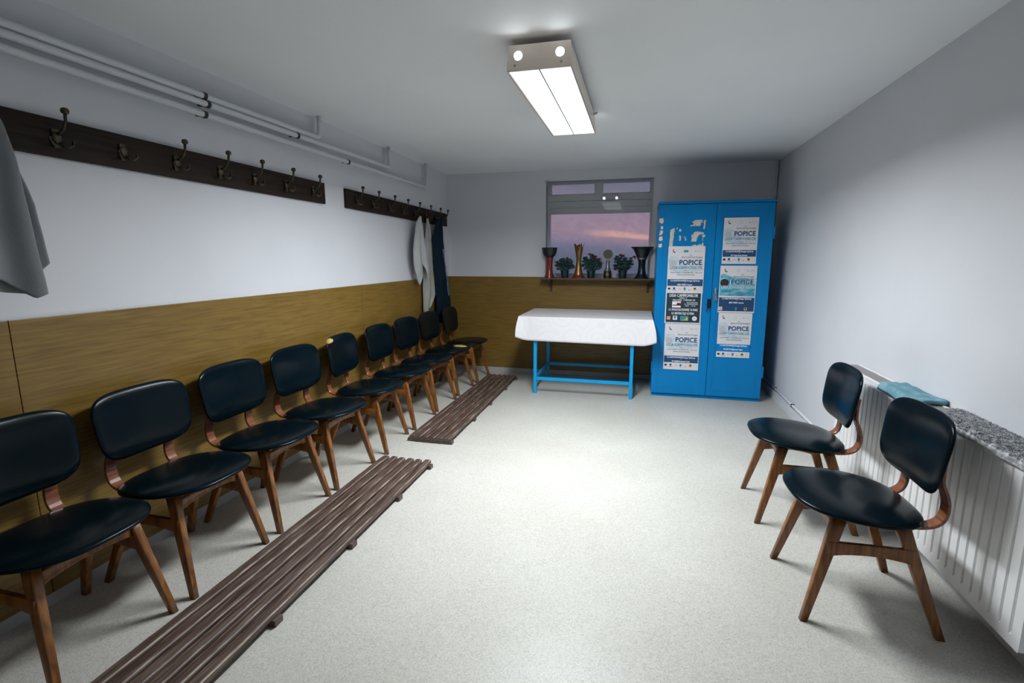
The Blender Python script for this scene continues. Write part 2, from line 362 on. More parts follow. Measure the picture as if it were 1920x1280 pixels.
# front glass sheet flush with the wall, in a thin edge frame
e = bmesh.new(); t_ = .012
box(e, WX0, WX0+t_, YB-.004, YB+.014, WZ0, WZ1); box(e, WX1-t_, WX1, YB-.004, YB+.014, WZ0, WZ1); box(e, WX0, WX1, YB-.004, YB+.014, WZ1-t_, WZ1)
ef = obj('edge_frame', e, M['pipe'], fo)
obj('front_glass', B(WX0+t_, WX1-t_, YB+.001, YB+.005, WZ0, WZ1-t_), M['glass'], fo)

# ------------------------------------------------------------------ ceiling lamp
LX0, LX1, LY0, LY1, LZ0, LZ1 = -.607, -.325, 2.355, 3.60, 2.205, 2.312
lamp = thing('ceiling_lamp', 'long chrome fluorescent ceiling lamp with two glowing diffuser strips', 'lamp', ((LX0+LX1)/2, (LY0+LY1)/2, ZC))
lox, loy, loz = (LX0+LX1)/2, (LY0+LY1)/2, ZC
def L(bm_, name, m, smooth=False, parent=lamp):
    for v in bm_.verts: v.co -= Vector((lox, loy, loz))
    return obj(name, bm_, m, parent, smooth)
bm = bmesh.new(); cx = lox
def end_plate(yf, sgn):
    # sheet end plate with two round openings: a grid ring around each hole
    holes = [(LX0+.045, 2.268), (LX1-.048, 2.268)]; R_ = .019
    b = bmesh.new()
    for k, (hx, hz) in enumerate(holes):
        xa, xb = (LX0, cx) if k == 0 else (cx, LX1); za, zb = 2.245, LZ1
        seg = 32; inner = []; outer = []
        for q in range(seg):
            t = 2*PI*(q+.5)/seg; c, s = math.cos(t), math.sin(t)
            inner.append(b.verts.new((hx+R_*c, yf, hz+R_*s)))
            ks = []
            if c > 1e-6: ks.append((xb-hx)/c)
            if c < -1e-6: ks.append((xa-hx)/c)
            if s > 1e-6: ks.append((zb-hz)/s)
            if s < -1e-6: ks.append((za-hz)/s)
            kk = min(ks); outer.append(b.verts.new((hx+kk*c, yf, hz+kk*s)))
        for q in range(seg): b.faces.new((inner[q], inner[(q+1) % seg], outer[(q+1) % seg], outer[q]))
        # fill corners
        for X in (xa, xb):
            for Z in (za, zb):
                cand = sorted(outer, key=lambda v: (v.co.x-X)**2+(v.co.z-Z)**2)[:2]
                b.faces.new((cand[0], cand[1], b.verts.new((X, yf, Z))))
    r = bmesh.ops.extrude_face_region(b, geom=b.faces[:])
    for v in r['geom']:
        if isinstance(v, bmesh.types.BMVert): v.co.y += .003*sgn
    box(b, LX0-.004, LX1+.004, min(yf-.006*sgn, yf+.004*sgn), max(yf-.006*sgn, yf+.004*sgn), LZ0-.002, 2.2445, .0015)
    return b
L(end_plate(LY0, 1), 'end_plate', M['chrome']); L(end_plate(LY1, -1), 'end_plate', M['chrome'])
bm = bmesh.new()
box(bm, LX0, LX0+.004, LY0+.004, LY1-.004, LZ0+.004, LZ1); box(bm, LX1-.004, LX1, LY0+.004, LY1-.004, LZ0+.004, LZ1)
box(bm, LX0, LX1, LY0+.004, LY1-.004, LZ1-.003, LZ1)
box(bm, LX0-.007, LX0, LY0+.003, LY1-.003, LZ0-.002, 2.222, .001); box(bm, LX1, LX1+.007, LY0+.003, LY1-.003, LZ0-.002, 2.222, .001)
L(bm, 'housing', M['chrome'])
L(B(LX0+.004, cx-.0025, LY0+.006, LY1-.006, LZ0, LZ0+.006), 'diffuser', M['diffuser'])
L(B(cx+.0025, LX1-.004, LY0+.006, LY1-.006, LZ0, LZ0+.006), 'diffuser', M['diffuser'])
L(B(cx-.0025, cx+.0025, LY0+.006, LY1-.006, LZ0-.001, LZ0+.01), 'divider', M['pgrey'])
ld = bpy.data.lights.new('lamp_light', 'AREA'); ld.shape = 'RECTANGLE'; ld.size = LX1-LX0-.01; ld.size_y = LY1-LY0-.012; ld.energy = LAMP_W; ld.color = (.93, .975, 1.0); ld.spread = math.radians(163)
lo = bpy.data.objects.new('lamp_light', ld); COL.objects.link(lo); lo.parent = lamp; lo.location = (0, 0, LZ0-.004-loz)
for hx in (LX0+.045, LX1-.048):
    b = bmesh.new(); tube(b, [(hx, LY0+.012, 2.268), (hx, LY1-.012, 2.268)], .018, 20); L(b, 'tube', M['tube'], True)
for yy in (2.62, 3.33):
    b = bmesh.new(); tube(b, [(cx, yy, LZ1), (cx, yy, ZC)], .014, 12); L(b, 'mount', M['chrome'])
for sx, sz in ((LX0+.03, 2.226), (LX1-.042, 2.226)):
    b = bmesh.new(); tube(b, [(sx, LY0-.006, sz), (sx, LY0-.011, sz)], [.0055, .004], 10); L(b, 'screw', M['steel'], True)
b = bmesh.new(); tube(b, [(LX1+.003, 3.42, 2.28), (LX1+.03, 3.42, 2.285)], .008, 10); L(b, 'side_screw', M['steel'], True)

# ------------------------------------------------------------------ ceiling pipes on the left wall
def pipe(zn, zf, yend, x, label, clamps):
    b = bmesh.new(); r = .0155
    pts = [(x, YF+.05, zn), (x, 1.4, zn)]
    pts += [(x, yend-.05, zf), (x, yend-.02, zf+.004), (x, yend-.005, zf+.018), (x, yend, zf+.045), (x, yend, ZC)]
    tube(b, pts, r, 12)
    p = tag(obj('heating_pipe', b, M['pipe'], smooth=True), label, 'pipe', 'heating pipes under the ceiling')
    for yy in clamps:
        zz = zn+(zf-zn)*(yy-1.4)/(yend-1.4)
        c = bmesh.new(); tube(c, [(x, yy-.01, zz), (x, yy+.01, zz)], .0185, 12); box(c, XL+.0005, x, yy-.008, yy+.008, zz-.006, zz+.006)
        obj('clamp', c, M['clamp'] if yy < 4 else M['pipe'], p)
    return p
pipe(2.192, 2.200, 3.245, -2.195, 'top white pipe on the left wall, ending first', [2.27])
pipe(2.157, 2.168, 4.26, -2.197, 'middle white pipe on the left wall, between two others', [2.29, 3.0, 4.0])
pipe(2.108, 2.100, 5.08, -2.203, 'lowest and longest white pipe on the left wall', [2.27, 3.6])

# ------------------------------------------------------------------ coat racks
XW = XL
def hook_mesh(broken=False):
    b = bmesh.new()
    box(b, 0, .006, -.014, .014, -.042, .028, .002)
    pad(b, supere(.022, .022, .019, 2.2, 20), .010, .001, lambda a, c, h: Vector((.006+h, c, -.004+a)), 4)
    if not broken:
        tube(b, [(.006, 0, .008), (.028, 0, .012), (.052, 0, .028), (.064, 0, .055), (.066, 0, .078)], [.008, .0065, .0055, .0055, .0065], 8)
        lathe(b, [(.004, -.012), (.012, -.008), (.0145, 0), (.012, .009), (.004, .0125)], (.067, 0, .090), 14)
    for s in (-1, 1):
        tube(b, [(.006, s*.008, -.018), (.018, s*.014, -.032), (.030, s*.026, -.038), (.034, s*.037, -.030), (.032, s*.042, -.018)], [.006, .0055, .005, .0045, .006], 8)
        lathe(b, [(.003, -.006), (.0065, 0), (.003, .006)], (.032, s*.042, -.013), 10)
    return b
def coat_rack(y0, y1, hooks, label, zt0, zt1, hgt):
    t = thing('coat_rack', label, 'coat rack', (XW, (y0+y1)/2, 1.83), 0, 'dark wooden coat racks on the left wall')
    b = bmesh.new(); yc = (y0+y1)/2
    box(b, .0005, .022, y0-yc, y1-yc, -.073, .073, .002)
    sl = (zt1-zt0)/(y1-y0)
    for v in b.verts: v.co.z += zt0-1.83-hgt/2+sl*(v.co.y+yc-y0)
    obj('board', b, M['coatboard'], t)
    for i, (y, br) in enumerate(hooks):
        z = zt0-hgt/2+sl*(y-y0)
        h = obj('hook', hook_mesh(br), M['bronze'], t, smooth=True, loc=(.022, y-yc, z-1.83+.004))
    return t
H1 = [(1.03, 0), (1.295, 0), (1.565, 0), (1.829, 1), (2.096, 0), (2.366, 0), (2.62, 0), (2.895, 0), (3.175, 0)]
H2 = [(3.735, 0), (3.995, 0), (4.285, 0), (4.555, 0), (4.825, 0), (5.10, 0), (5.37, 0), (5.59, 0)]
coat_rack(.86, 3.32, H1, 'long dark coat rack nearest the camera, with a broken hook', 1.918, 1.911, .149)
coat_rack(3.595, 5.725, H2, 'shorter dark coat rack in the far left corner holding towels', 1.910, 1.887, .15)

# ------------------------------------------------------------------ hanging cloth
def hang(name, label, m, ztop, x0, rows, zbot, folds, amp, group=None, th=.004, seed=0, matfn=None, nS=44, nT=60, cat='towel', xgrow=0.):
    """rows: list of (t, yl, yr); zbot: list of (s, z); hanging sheet in the plane of the left wall"""
    b = bmesh.new(); cols = []
    def lerp(tab, t, k):
        for p, q in zip(tab, tab[1:]):
            if t <= q[0]:
                f_ = (t-p[0])/(q[0]-p[0]) if q[0] > p[0] else 0; return p[k]+(q[k]-p[k])*f_
        return tab[-1][k]
    front = []; back = []
    for i in range(nS+1):
        s = i/nS; cf = []; cb = []
        zb = lerp(zbot, s, 1)
        for j in range(nT+1):
            t = j/nT; yl = lerp(rows, t, 1); yr = lerp(rows, t, 2); y = yl+(yr-yl)*s; z = ztop+(zb-ztop)*t
            a = amp*min(1, .25+t*1.4)
            d = a*(math.sin(s*folds*2*PI+seed+.8*math.sin(t*3))+.35*math.sin(s*folds*5.1+seed*2+t*2)) + .012*mnoise.noise(Vector((y*9, z*6, seed)))
            x = x0+xgrow*t+d
            cf.append(b.verts.new((x+th, y, z))); cb.append(b.verts.new((x-th*.2, y, z)))
        front.append(cf); back.append(cb)
    for i in range(nS):
        for j in range(nT):
            f1 = b.faces.new((front[i][j], front[i+1][j], front[i+1][j+1], front[i][j+1])); b.faces.new((back[i][j], back[i][j+1], back[i+1][j+1], back[i+1][j]))
            if matfn and matfn(i/nS, j/nT): f1.material_index = 1
    for i in range(nS):
        for j in (0, nT): b.faces.new((front[i][j], back[i][j], back[i+1][j], front[i+1][j]))
    for j in range(nT):
        for i in (0, nS): b.faces.new((front[i][j], front[i][j+1], back[i][j+1], back[i][j]))
    return tag(obj(name, b, m, smooth=True), label, cat, group)
hang('towel', 'white towel with a pointed corner, left of the two pale ones', M['whitetowel'], 1.79, -2.165,
     [(0, 4.79, 4.83), (.12, 4.72, 4.86), (.35, 4.64, 4.92), (.6, 4.60, 4.98), (.8, 4.61, 5.0), (1, 4.66, 5.0)],
     [(0, 1.24), (.28, 1.10), (.42, 1.18), (.55, 1.34), (.72, 1.26), (.86, 1.13), (1, 1.24)], 2.5, .012, seed=1)
hang('towel', 'long cream towel between the white towel and dark blue cloth', M['creamtowel'], 1.79, -2.203,
     [(0, 5.06, 5.11), (.12, 5.03, 5.16), (.4, 4.98, 5.24), (.7, 4.93, 5.33), (.85, 4.92, 5.30), (1, 4.90, 5.16)],
     [(0, .80), (.5, .80), (.85, .86), (1, .93)], 2.2, .009, seed=2.4)
hang('hanging_cloth', 'long dark blue printed cloth hanging in the corner', [M['navycloth'], M['printcloth']], 1.80, -2.172,
     [(0, 5.30, 5.40), (.08, 5.20, 5.42), (.2, 5.13, 5.44), (.5, 5.16, 5.52), (.75, 5.21, 5.60), (1, 5.22, 5.64)],
     [(0, .66), (.5, .62), (1, .66)], 1.8, .009, seed=4, cat='cloth', matfn=lambda s, t: s > .80 and .28 < t < .74, xgrow=.004)
# big grey towel at the left frame edge, two hanging layers
hang('towel', 'large grey towel hanging nearest the camera at the left edge', M['greytowel'], 1.90, -2.125,
     [(0, 1.27, 1.31), (.12, 1.19, 1.335), (.5, 1.08, 1.36), (1, 1.0, 1.375)],
     [(0, 1.42), (.35, 1.35), (.72, 1.30), (.9, 1.235), (1, 1.25)], 2.2, .014, seed=.5, group=None)
g2 = hang('lower_fold', 'x', M['greytowel'], 1.88, -2.155,
     [(0, 1.28, 1.30), (.2, 1.22, 1.345), (.6, 1.15, 1.40), (1, 1.13, 1.425)],
     [(0, 1.30), (.5, 1.26), (.72, 1.25), (.85, 1.31), (1, 1.36)], 2.6, .010, seed=3)
del g2['label']; del g2['category']
g2.parent = [o for o in COL.objects if o.get('label', '').startswith('large grey towel')][0]

# ------------------------------------------------------------------ chairs
def leg_bm(top, bot, w1, w2, t1, t2, u_dir):
    b = bmesh.new(); rings = []
    for k in range(7):
        f_ = k/6; c = Vector(top).lerp(Vector(bot), f_); w_ = w1+(w2-w1)*f_; t_ = t1+(t2-t1)*f_
        if k == 0: w_ *= 1.0
        rings.append([c+Vector((a*w_/2, bb*t_/2, 0)) for a, bb in supere(1, 1, 1, 7, 20)])
    loft(b, rings[::-1]); return b
def beam(b, p, q, h, t, arch=.3, n=10, side=(0, 0, 1)):
    """board between p and q, height h at the ends, thinner in the middle"""
    p = Vector(p); q = Vector(q); d = (q-p).normalized(); n_ = d.cross(Vector((0, 0, 1))).normalized(); rings = []
    for k in range(n+1):
        f_ = k/n; c = p.lerp(q, f_); m_ = 1-arch*(math.sin(f_*PI)**.7); hh = h*m_
        zc = Vector((0, 0, (h-hh)*.5))
        rings.append([c+zc+n_*(a*t/2)+Vector((0, 0, bb*hh/2)) for a, bb in supere(1, 1, 1, 5, 12)])
    loft(b, rings)
def smooth_path(p, n=4):
    out = []
    for i in range(len(p)-1):
        a, b, c, d = p[max(0, i-1)], p[i], p[i+1], p[min(len(p)-1, i+2)]
        for k in range(n):
            t = k/n
            out.append(tuple(.5*(2*b[q]+(c[q]-a[q])*t+(2*a[q]-5*b[q]+4*c[q]-d[q])*t*t+(3*b[q]-a[q]-3*c[q]+d[q])*t**3) for q in (0, 1)))
    return out+[p[-1]]
def make_chair(label):
    t = thing('vinyl_chair', label, 'chair')
    s = bmesh.new()
    def seatfn(a, c, h):
        rad = min(1, (a/.25)**2 if a > 0 else (a/.17)**2)
        z = .432+h+.020*(a/.25 if a > 0 else a/.3)-.010*rad*(1 if a > 0 else 0)
        z += -.006*math.exp(-((a+.0)**2+c**2)/.012)
        taper = 1-.12*max(0, -a/.17)-.05*max(0, a/.25)**2
        return Vector((a, c*taper, z))
    pad(s, supere(.258, .185, .248, 2.8, 64), .028, .026, seatfn, 12, 2.4)
    obj('seat', s, M['vinyl'], t, smooth=True)
    b = bmesh.new()
    def backfn(a, c, h):   # a vertical (up), c lateral
        z = .673+a; c2 = c*(1+.05*(a/.16)); k = (z-.5)/.32
        u = -.172-.040*k+.032*(c/.225)**2
        return Vector((u+h, c2, z+h*.1))
    pad(b, supere(.148, .148, .221, 4.0, 72), .026, .016, backfn, 14, 2.3)
    obj('backrest', b, M['vinyl'], t, smooth=True)
    for sv in (-1, 1):
        obj('leg', leg_bm((.122, sv*.160, .410), (.225, sv*.207, 0), .050, .026, .034, .024, 0), M['legwood'], t, smooth=True)
        obj('leg', leg_bm((-.085, sv*.156, .408), (-.228, sv*.207, 0), .052, .030, .034, .024, 0), M['legwood'], t, smooth=True)
        bb = bmesh.new(); beam(bb, (.164, sv*.180, .292), (-.130, sv*.176, .292), .064, .022, .34)
        obj('side_stretcher', bb, M['legwood'], t, smooth=True)
        r = bmesh.new(); path = [(-.02, .403), (-.10, .401), (-.150, .402), (-.188, .411), (-.213, .431), (-.224, .462), (-.224, .500), (-.215, .535), (-.203, .562), (-.196, .59), (-.195, .64), (-.199, .69)]
        path = smooth_path(path)
        rings = []
        for i, (pu, pz) in enumerate(path):
            p0 = path[max(0, i-1)]; p1 = path[min(len(path)-1, i+1)]; dx, dz = p1[0]-p0[0], p1[1]-p0[1]; L_ = math.hypot(dx, dz); nx_, nz_ = -dz/L_, dx/L_
            wd = .024
            rings.append([Vector((pu+nx_*.006*o_, sv*.138+q_*wd, pz+nz_*.006*o_)) for q_, o_ in ((-1, -.7), (-.9, -1), (.9, -1), (1, -.7), (1, .7), (.9, 1), (-.9, 1), (-1, .7))])
        loft(r, rings); obj('back_bracket', r, M['bracket'], t, smooth=False)
        autosmooth(t.children[-1], 40)
    bb = bmesh.new(); beam(bb, (.134, -.160, .366), (.134, .160, .366), .056, .020, .40); obj('front_rail', bb, M['legwood'], t, smooth=True)
    bb = bmesh.new(); beam(bb, (-.100, -.160, .378), (-.100, .160, .378), .046, .020, .35); obj('rear_rail', bb, M['legwood'], t, smooth=True)
    return t
G1 = 'black vinyl chairs in the row along the panelled wall'; G2 = 'black vinyl chairs in front of the radiator'
spots = [  # x, y, rotation, label, group
    (-1.955, 1.190, .0, 'black vinyl chair nearest the camera in the left row, cut by the frame', G1),
    (-1.945, 1.690, .0, 'second black vinyl chair from the camera in the left row', G1),
    (-1.940, 2.200, .0, 'third black vinyl chair in the left row, beside the near duckboard', G1),
    (-1.930, 2.700, -.03, 'fourth black vinyl chair in the left row, by the near duckboard end', G1),
    (-1.930, 3.245, .10, 'black vinyl chair with a torn yellow backrest corner', G1),
    (-1.935, 3.785, .0, 'black vinyl chair just behind the one with torn backrest', G1),
    (-1.935, 4.295, -.06, 'black vinyl chair between the torn-backrest and torn-seat ones, farther of two', G1),
    (-1.935, 4.835, -.03, 'black vinyl chair with a torn yellow patch on its seat', G1),
    (-1.905, 5.350, -.0, 'farthest black vinyl chair, in the corner under the blue cloth', G1),
    (.886, 2.160, PI+.02, 'black vinyl chair nearest the camera, before the radiator', G2),
    (.882, 2.885, PI-.02, 'farther black vinyl chair by the radiator, toward the blue cabinet', G2)]
proto = None; chairs = []
for x, y, rz, lab, grp in spots:
    c = make_chair(lab) if proto is None else copy_tree(proto)
    proto = proto or c
    c.location = (x, y, 0); c.rotation_euler = (0, 0, rz); c['label'] = lab; c['group'] = grp; chairs.append(c)
def patch(pts, fn, parent, nm='torn_patch', lab='exposed yellow foam'):
    b = bmesh.new(); n = len(pts); cx_ = sum(p[0] for p in pts)/n; cz_ = sum(p[1] for p in pts)/n
    c0 = b.verts.new(fn(cx_, cz_, .0035)); c1 = b.verts.new(fn(cx_, cz_, -.004))
    r1 = [b.verts.new(fn(cx_+(p[0]-cx_)*.85, cz_+(p[1]-cz_)*.85, .003)) for p in pts]
    r2 = [b.verts.new(fn(p[0], p[1], -.002)) for p in pts]
    for i in range(n):
        j = (i+1) % n
        b.faces.new((c0, r1[i], r1[j])); b.faces.new((r1[i], r2[i], r2[j], r1[j])); b.faces.new((c1, r2[j], r2[i]))
    o = obj(nm, b, M['foam'], parent, smooth=True); o['label'] = lab; return o
def jag(cx_, cz_, rx, rz_, n=18, k=.25):
    return [(cx_+rx*(1+k*random.uniform(-1, 1))*math.cos(2*PI*i/n), cz_+rz_*(1+k*random.uniform(-1, 1))*math.sin(2*PI*i/n)) for i in range(n)]
def seat_z(a, c):
    t = min(1, (abs(a/.258)**2.8+abs(c/.248)**2.8)**(1/2.8)); h = .028*max(0, 1-t**2.4)**(1/2.4)
    return .432+h+.020*a/.25-.010*min(1, (a/.25)**2)
# torn corner at the near top corner of the fifth backrest
b = bmesh.new()
pad(b, jag(0, 0, .016, .036, 20, .2), .021, .019, lambda a, c, h: Vector((-.176+h*.9, -.176+c, .802+a-.25*max(0,-c))), 5)
o = obj('torn_patch', b, M['foam'], chairs[4], smooth=True); o['label'] = 'exposed yellow foam corner'
# torn patch on the eighth seat
patch(jag(.150, .045, .070, .055, 26, .26), lambda a, c, h: Vector((a, c, seat_z(a, c)+.0015+h*.8)), chairs[7])

# ------------------------------------------------------------------ duckboards
def duckboard(y0, y1, x0, x1, battens, label):
    t = thing('duckboard', label, 'duckboard', ((x0+x1)/2, (y0+y1)/2, 0), 0, 'slatted wooden duckboards before the left chairs')
    cx_, cy_ = (x0+x1)/2, (y0+y1)/2
    b = bmesh.new(); n = 6; pitch_ = (x1-x0)/n; w_ = pitch_*.80
    for i in range(n):
        xa = x0+pitch_*i+(pitch_-w_)/2; ny = int((y1-y0)/.06); rings = []
        e0 = random.uniform(-.006, .006)
        for k in range(ny+1):
            y = y0+(y1-y0)*k/ny+e0; wob = .0022*mnoise.noise(Vector((i*9, y*7, 0))); zt = .047+.0012*mnoise.noise(Vector((i*5, y*5, 4)))
            wl, wr = xa+wob, xa+w_+.003*mnoise.noise(Vector((i*3+7, y*9, 2)))
            if k in (0, ny): wl += .003; wr -= .003
            rings.append([Vector((p[0]-cx_, y-cy_, p[1])) for p in ((wl, .026), (wr, .026), (wr, zt-.007), (wr-.003, zt-.002), (wr-.009, zt), (wl+.009, zt), (wl+.003, zt-.002), (wl, zt-.007))])
        f0 = len(b.faces); loft(b, rings); b.faces.ensure_lookup_table()
        for q_, f_ in enumerate(list(b.faces)[f0:]):
            if q_ < ny*8 and q_ % 8 in (3, 5): f_.material_index = 1
    autosmooth(obj('slats', b, [M['rack'], M['rackworn']], t), 50)
    for yb in battens:
        bb = bmesh.new(); box(bb, x0-.006-cx_, x1+.010-cx_, yb-.022-cy_, yb+.022-cy_, 0, .026, .003)
        obj('batten', bb, M['rack'], t)
    return t
duckboard(.30, 2.935, -1.655, -1.288, [.40, .93, 1.44, 1.97, 2.46, 2.908], 'long slatted wooden duckboard nearest the camera')
duckboard(3.335, 5.44, -1.655, -1.312, [3.360, 3.91, 4.40, 4.96, 5.415], 'farther and shorter slatted wooden duckboard near the back wall')

# ------------------------------------------------------------------ table and tablecloth
TX0, TX1, TY0, TY1, TZ = -1.150, .140, 4.885, 5.700, .790
tb = thing('side_table', 'blue painted steel-legged table under a white cloth', 'table', ((TX0+TX1)/2, (TY0+TY1)/2, 0))
tcx, tcy = (TX0+TX1)/2, (TY0+TY1)/2
def T(b, name, m):
    for v in b.verts: v.co.x -= tcx; v.co.y -= tcy
    return obj(name, b, m, tb)
T(B(TX0, TX1, TY0, TY1, TZ-.022, TZ, .003), 'tabletop', M['tableblue'])
for x in (-.99, -.035):
    for y in (4.90, 5.655):
        T(B(x-.016, x+.016, y-.0, y+.032, 0, TZ-.022, .003), 'leg', M['tableblue'])
b = bmesh.new(); box(b, -.974, -.051, 4.905, 4.928, .140, .172, .003); T(b, 'stretcher', M['tableblue'])
T(B(-.974, -.051, 5.66, 5.684, .140, .172, .003), 'stretcher', M['tableblue'])
T(B(-1.002, -.979, 4.932, 5.655, .140, .172, .003), 'stretcher', M['tableblue'])
T(B(-.046, -.023, 4.932, 5.655, .140, .172, .003), 'stretcher', M['tableblue'])
# cloth: top sheet + skirt, flared corners
b = bmesh.new()
x0, x1, y0, y1 = TX0-.004, TX1+.004, TY0-.004, TY1+.004; zt = TZ+.003
per = []   # perimeter points (x, y, nx, ny, cornerweight)
def side(ax, ay, bx, by, nx_, ny_, n):
    for k in range(n):
        f_ = k/n; d = min(f_, 1-f_)*math.hypot(bx-ax, by-ay)
        per.append((ax+(bx-ax)*f_, ay+(by-ay)*f_, nx_, ny_, math.exp(-(d/.05)**2), f_))
side(x0, y0, x1, y0, 0, -1, 60); side(x1, y0, x1, y1, 1, 0, 30); side(x1, y1, x0, y1, 0, 1, 40); side(x0, y1, x0, y0, -1, 0, 30)
n = len(per); rings = []; J = 12
for j in range(J+1):
    t = j/J; ring = []
    for i, (px, py, nx_, ny_, cw, f_) in enumerate(per):
        # smooth normal at corners
        pn = per[i-1]; ax, ay = nx_, ny_
        front = ny_ < 0
        drop = .255 if front else (.235 if nx_ else .05)
        if front: drop -= .015*(1-f_); drop += .0
        drop *= (1-.08*cw)
        if front: drop -= .012*math.exp(-(min(f_, 1-f_)*1.3/.03)**2)
        dx, dy = ax, ay
        if cw > .05:
            cxn = 1 if px > tcx else -1; cyn = 1 if py > tcy else -1
            dx = ax+(cxn-ax)*cw*.75; dy = ay+(cyn-ay)*cw*.75
        wave = (.006+.006*math.sin(i*.33)+.003*math.sin(i*.81+1))*t if not front else (.005+.002*math.sin(i*.12))*t
        out = .004+wave+.030*cw*math.sin(t*PI*.6)
        if nx_ > 0 and py > 5.02: out = min(out, .012)
        ring.append(Vector((px+dx*out-0, py+dy*out, zt-drop*t if t > 0 else zt)))
    rings.append(ring)
inner = [Vector((tcx+(p[0]-tcx)*.97, tcy+(p[1]-tcy)*.97, zt)) for p in per]
vr = [[b.verts.new(p) for p in r] for r in ([inner]+rings)]
for A, C in zip(vr, vr[1:]):
    for i in range(n): b.faces.new((A[i], A[(i+1) % n], C[(i+1) % n], C[i]))
b.faces.new(vr[0])
cl = obj('tablecloth', b, M['cloth'], smooth=True); autosmooth(cl, 50)
sol = cl.modifiers.new('thick', 'SOLIDIFY'); sol.thickness = .0015; sol.offset = 1
tag(cl, 'white oilcloth with pale scroll pattern draped over the blue table', 'tablecloth')

# ------------------------------------------------------------------ blue cabinet
CX0, CX1, CY0, CY1, CZ = .162, 1.176, 5.092, 5.62, 1.893
cab = thing('metal_cabinet', 'blue painted two-door cabinet covered with bowling posters', 'cabinet', ((CX0+CX1)/2, (CY0+CY1)/2, 0))
ccx, ccy = (CX0+CX1)/2, (CY0+CY1)/2
def C_(b, name, m, parent=cab):
    if parent is cab or True:
        for v in b.verts: v.co.x -= ccx; v.co.y -= ccy
    return obj(name, b, m, parent)
b = bmesh.new()
box(b, CX0, CX0+.02, CY0+.02, CY1, .03, CZ-.01, .002); box(b, CX1-.02, CX1, CY0+.02, CY1, .03, CZ-.01, .002); box(b, CX0+.02, CX1-.02, CY1-.02, CY1, .03, CZ-.01)
box(b, CX0+.02, CX1-.02, CY0+.03, CY1-.02, .045, .07); box(b, CX0+.02, CX1-.02, CY0+.03, CY1-.02, CZ-.06, CZ-.03)
C_(b, 'body', M['bluepaint'])
C_(B(CX0-.004, CX1+.004, CY0-.006, CY1+.002, CZ-.022, CZ, .004), 'top_panel', M['bluepaint'])
C_(B(CX0+.004, CX1-.004, CY0+.022, CY1-.01, 0, .032, .003), 'plinth', M['bluepaint'])
SEAM = .680
def door(x0, x1, name='door'):
    b = bmesh.new(); y0, y1 = CY0, CY0+.020; z0, z1 = .036, CZ-.026; fr_ = .052
    # recessed panel via stepped frame
    box(b, x0, x1, y0+.004, y1, z0, z1, .002)
    box(b, x0, x0+fr_, y0+.001, y0+.006, z0, z1, .0015); box(b, x1-fr_, x1, y0+.001, y0+.006, z0, z1, .0015)
    box(b, x0+fr_, x1-fr_, y0+.001, y0+.006, z1-.06, z1, .0015); box(b, x0+fr_, x1-fr_, y0+.001, y0+.006, z0, z0+.06, .0015)
    return C_(b, name, M['bluepaint'])
dl = door(CX0+.004, SEAM-.002); dr = door(SEAM+.002, CX1-.004)
def hinge(x, z, par):
    b = bmesh.new(); tube(b, [(x, CY0-.003, z-.05), (x, CY0-.003, z+.05)], .007, 10)
    tube(b, [(x, CY0-.003, z-.055), (x, CY0-.003, z-.0505)], .0085, 10); C_(b, 'hinge', M['bluepaint'], par)
for z in (.30, 1.6): hinge(CX0-.002, z, dl); hinge(CX1+.002, z, dr)
b = bmesh.new()   # dark lock and turn handle
box(b, SEAM-.036, SEAM-.004, CY0-.006, CY0+.001, .895, .985, .002); tube(b, [(SEAM-.020, CY0-.006, .955), (SEAM-.020, CY0-.026, .955)], .007, 10)
tube(b, [(SEAM-.020, CY0-.026, .965), (SEAM-.020, CY0-.028, .935), (SEAM-.026, CY0-.026, .895), (SEAM-.045, CY0-.022, .865)], [.007, .006, .005, .004], 8)
C_(b, 'handle', M['lockdark'], dl)
b = bmesh.new(); tube(b, [(SEAM+.026, CY0+.001, 1.045), (SEAM+.026, CY0-.006, 1.045)], .011, 14); C_(b, 'lock', M['lockdark'], dr)
key = thing('key_bunch', 'small keys hanging from the cabinet lock', 'keys', (SEAM+.026, CY0-.007, 1.045))
b = bmesh.new(); box(b, -.0012, .0012, -.012, 0, -.004, .004); box(b, -.006, .010, -.016, -.012, -.012, .045, .001); obj('key', b, M['steel'], key)
b = bmesh.new(); rp = [(0+.012*math.cos(t), -.015, -.016+.012*math.sin(t)) for t in [2*PI*k/16 for k in range(17)]]; tube(b, rp, .0014, 6); obj('ring', b, M['steel'], key, smooth=True)
for a, mm in ((-.45, 'steel'), (-.1, 'brass'), (.12, 'brass')):
    b = bmesh.new(); disc_p = []
    lathe(b, [(.001, -.0012), (.010, -.0012), (.010, .0012), (.001, .0012)], (0, 0, 0), 14)
    box(b, -.003, .003, -.036, -.008, -.0011, .0011); box(b, .003, .006, -.034, -.028, -.0011, .0011)
    for v in b.verts:
        x_, y_, z_ = v.co; px, pz = x_*1, y_   # into the xz plane
        pz -= .012; v.co = Vector((px*math.cos(a)+pz*math.sin(a), -.016-.002*(a+1)+z_, -.026+(-px*math.sin(a)+pz*math.cos(a))))
    obj('key', b, M[mm], key)

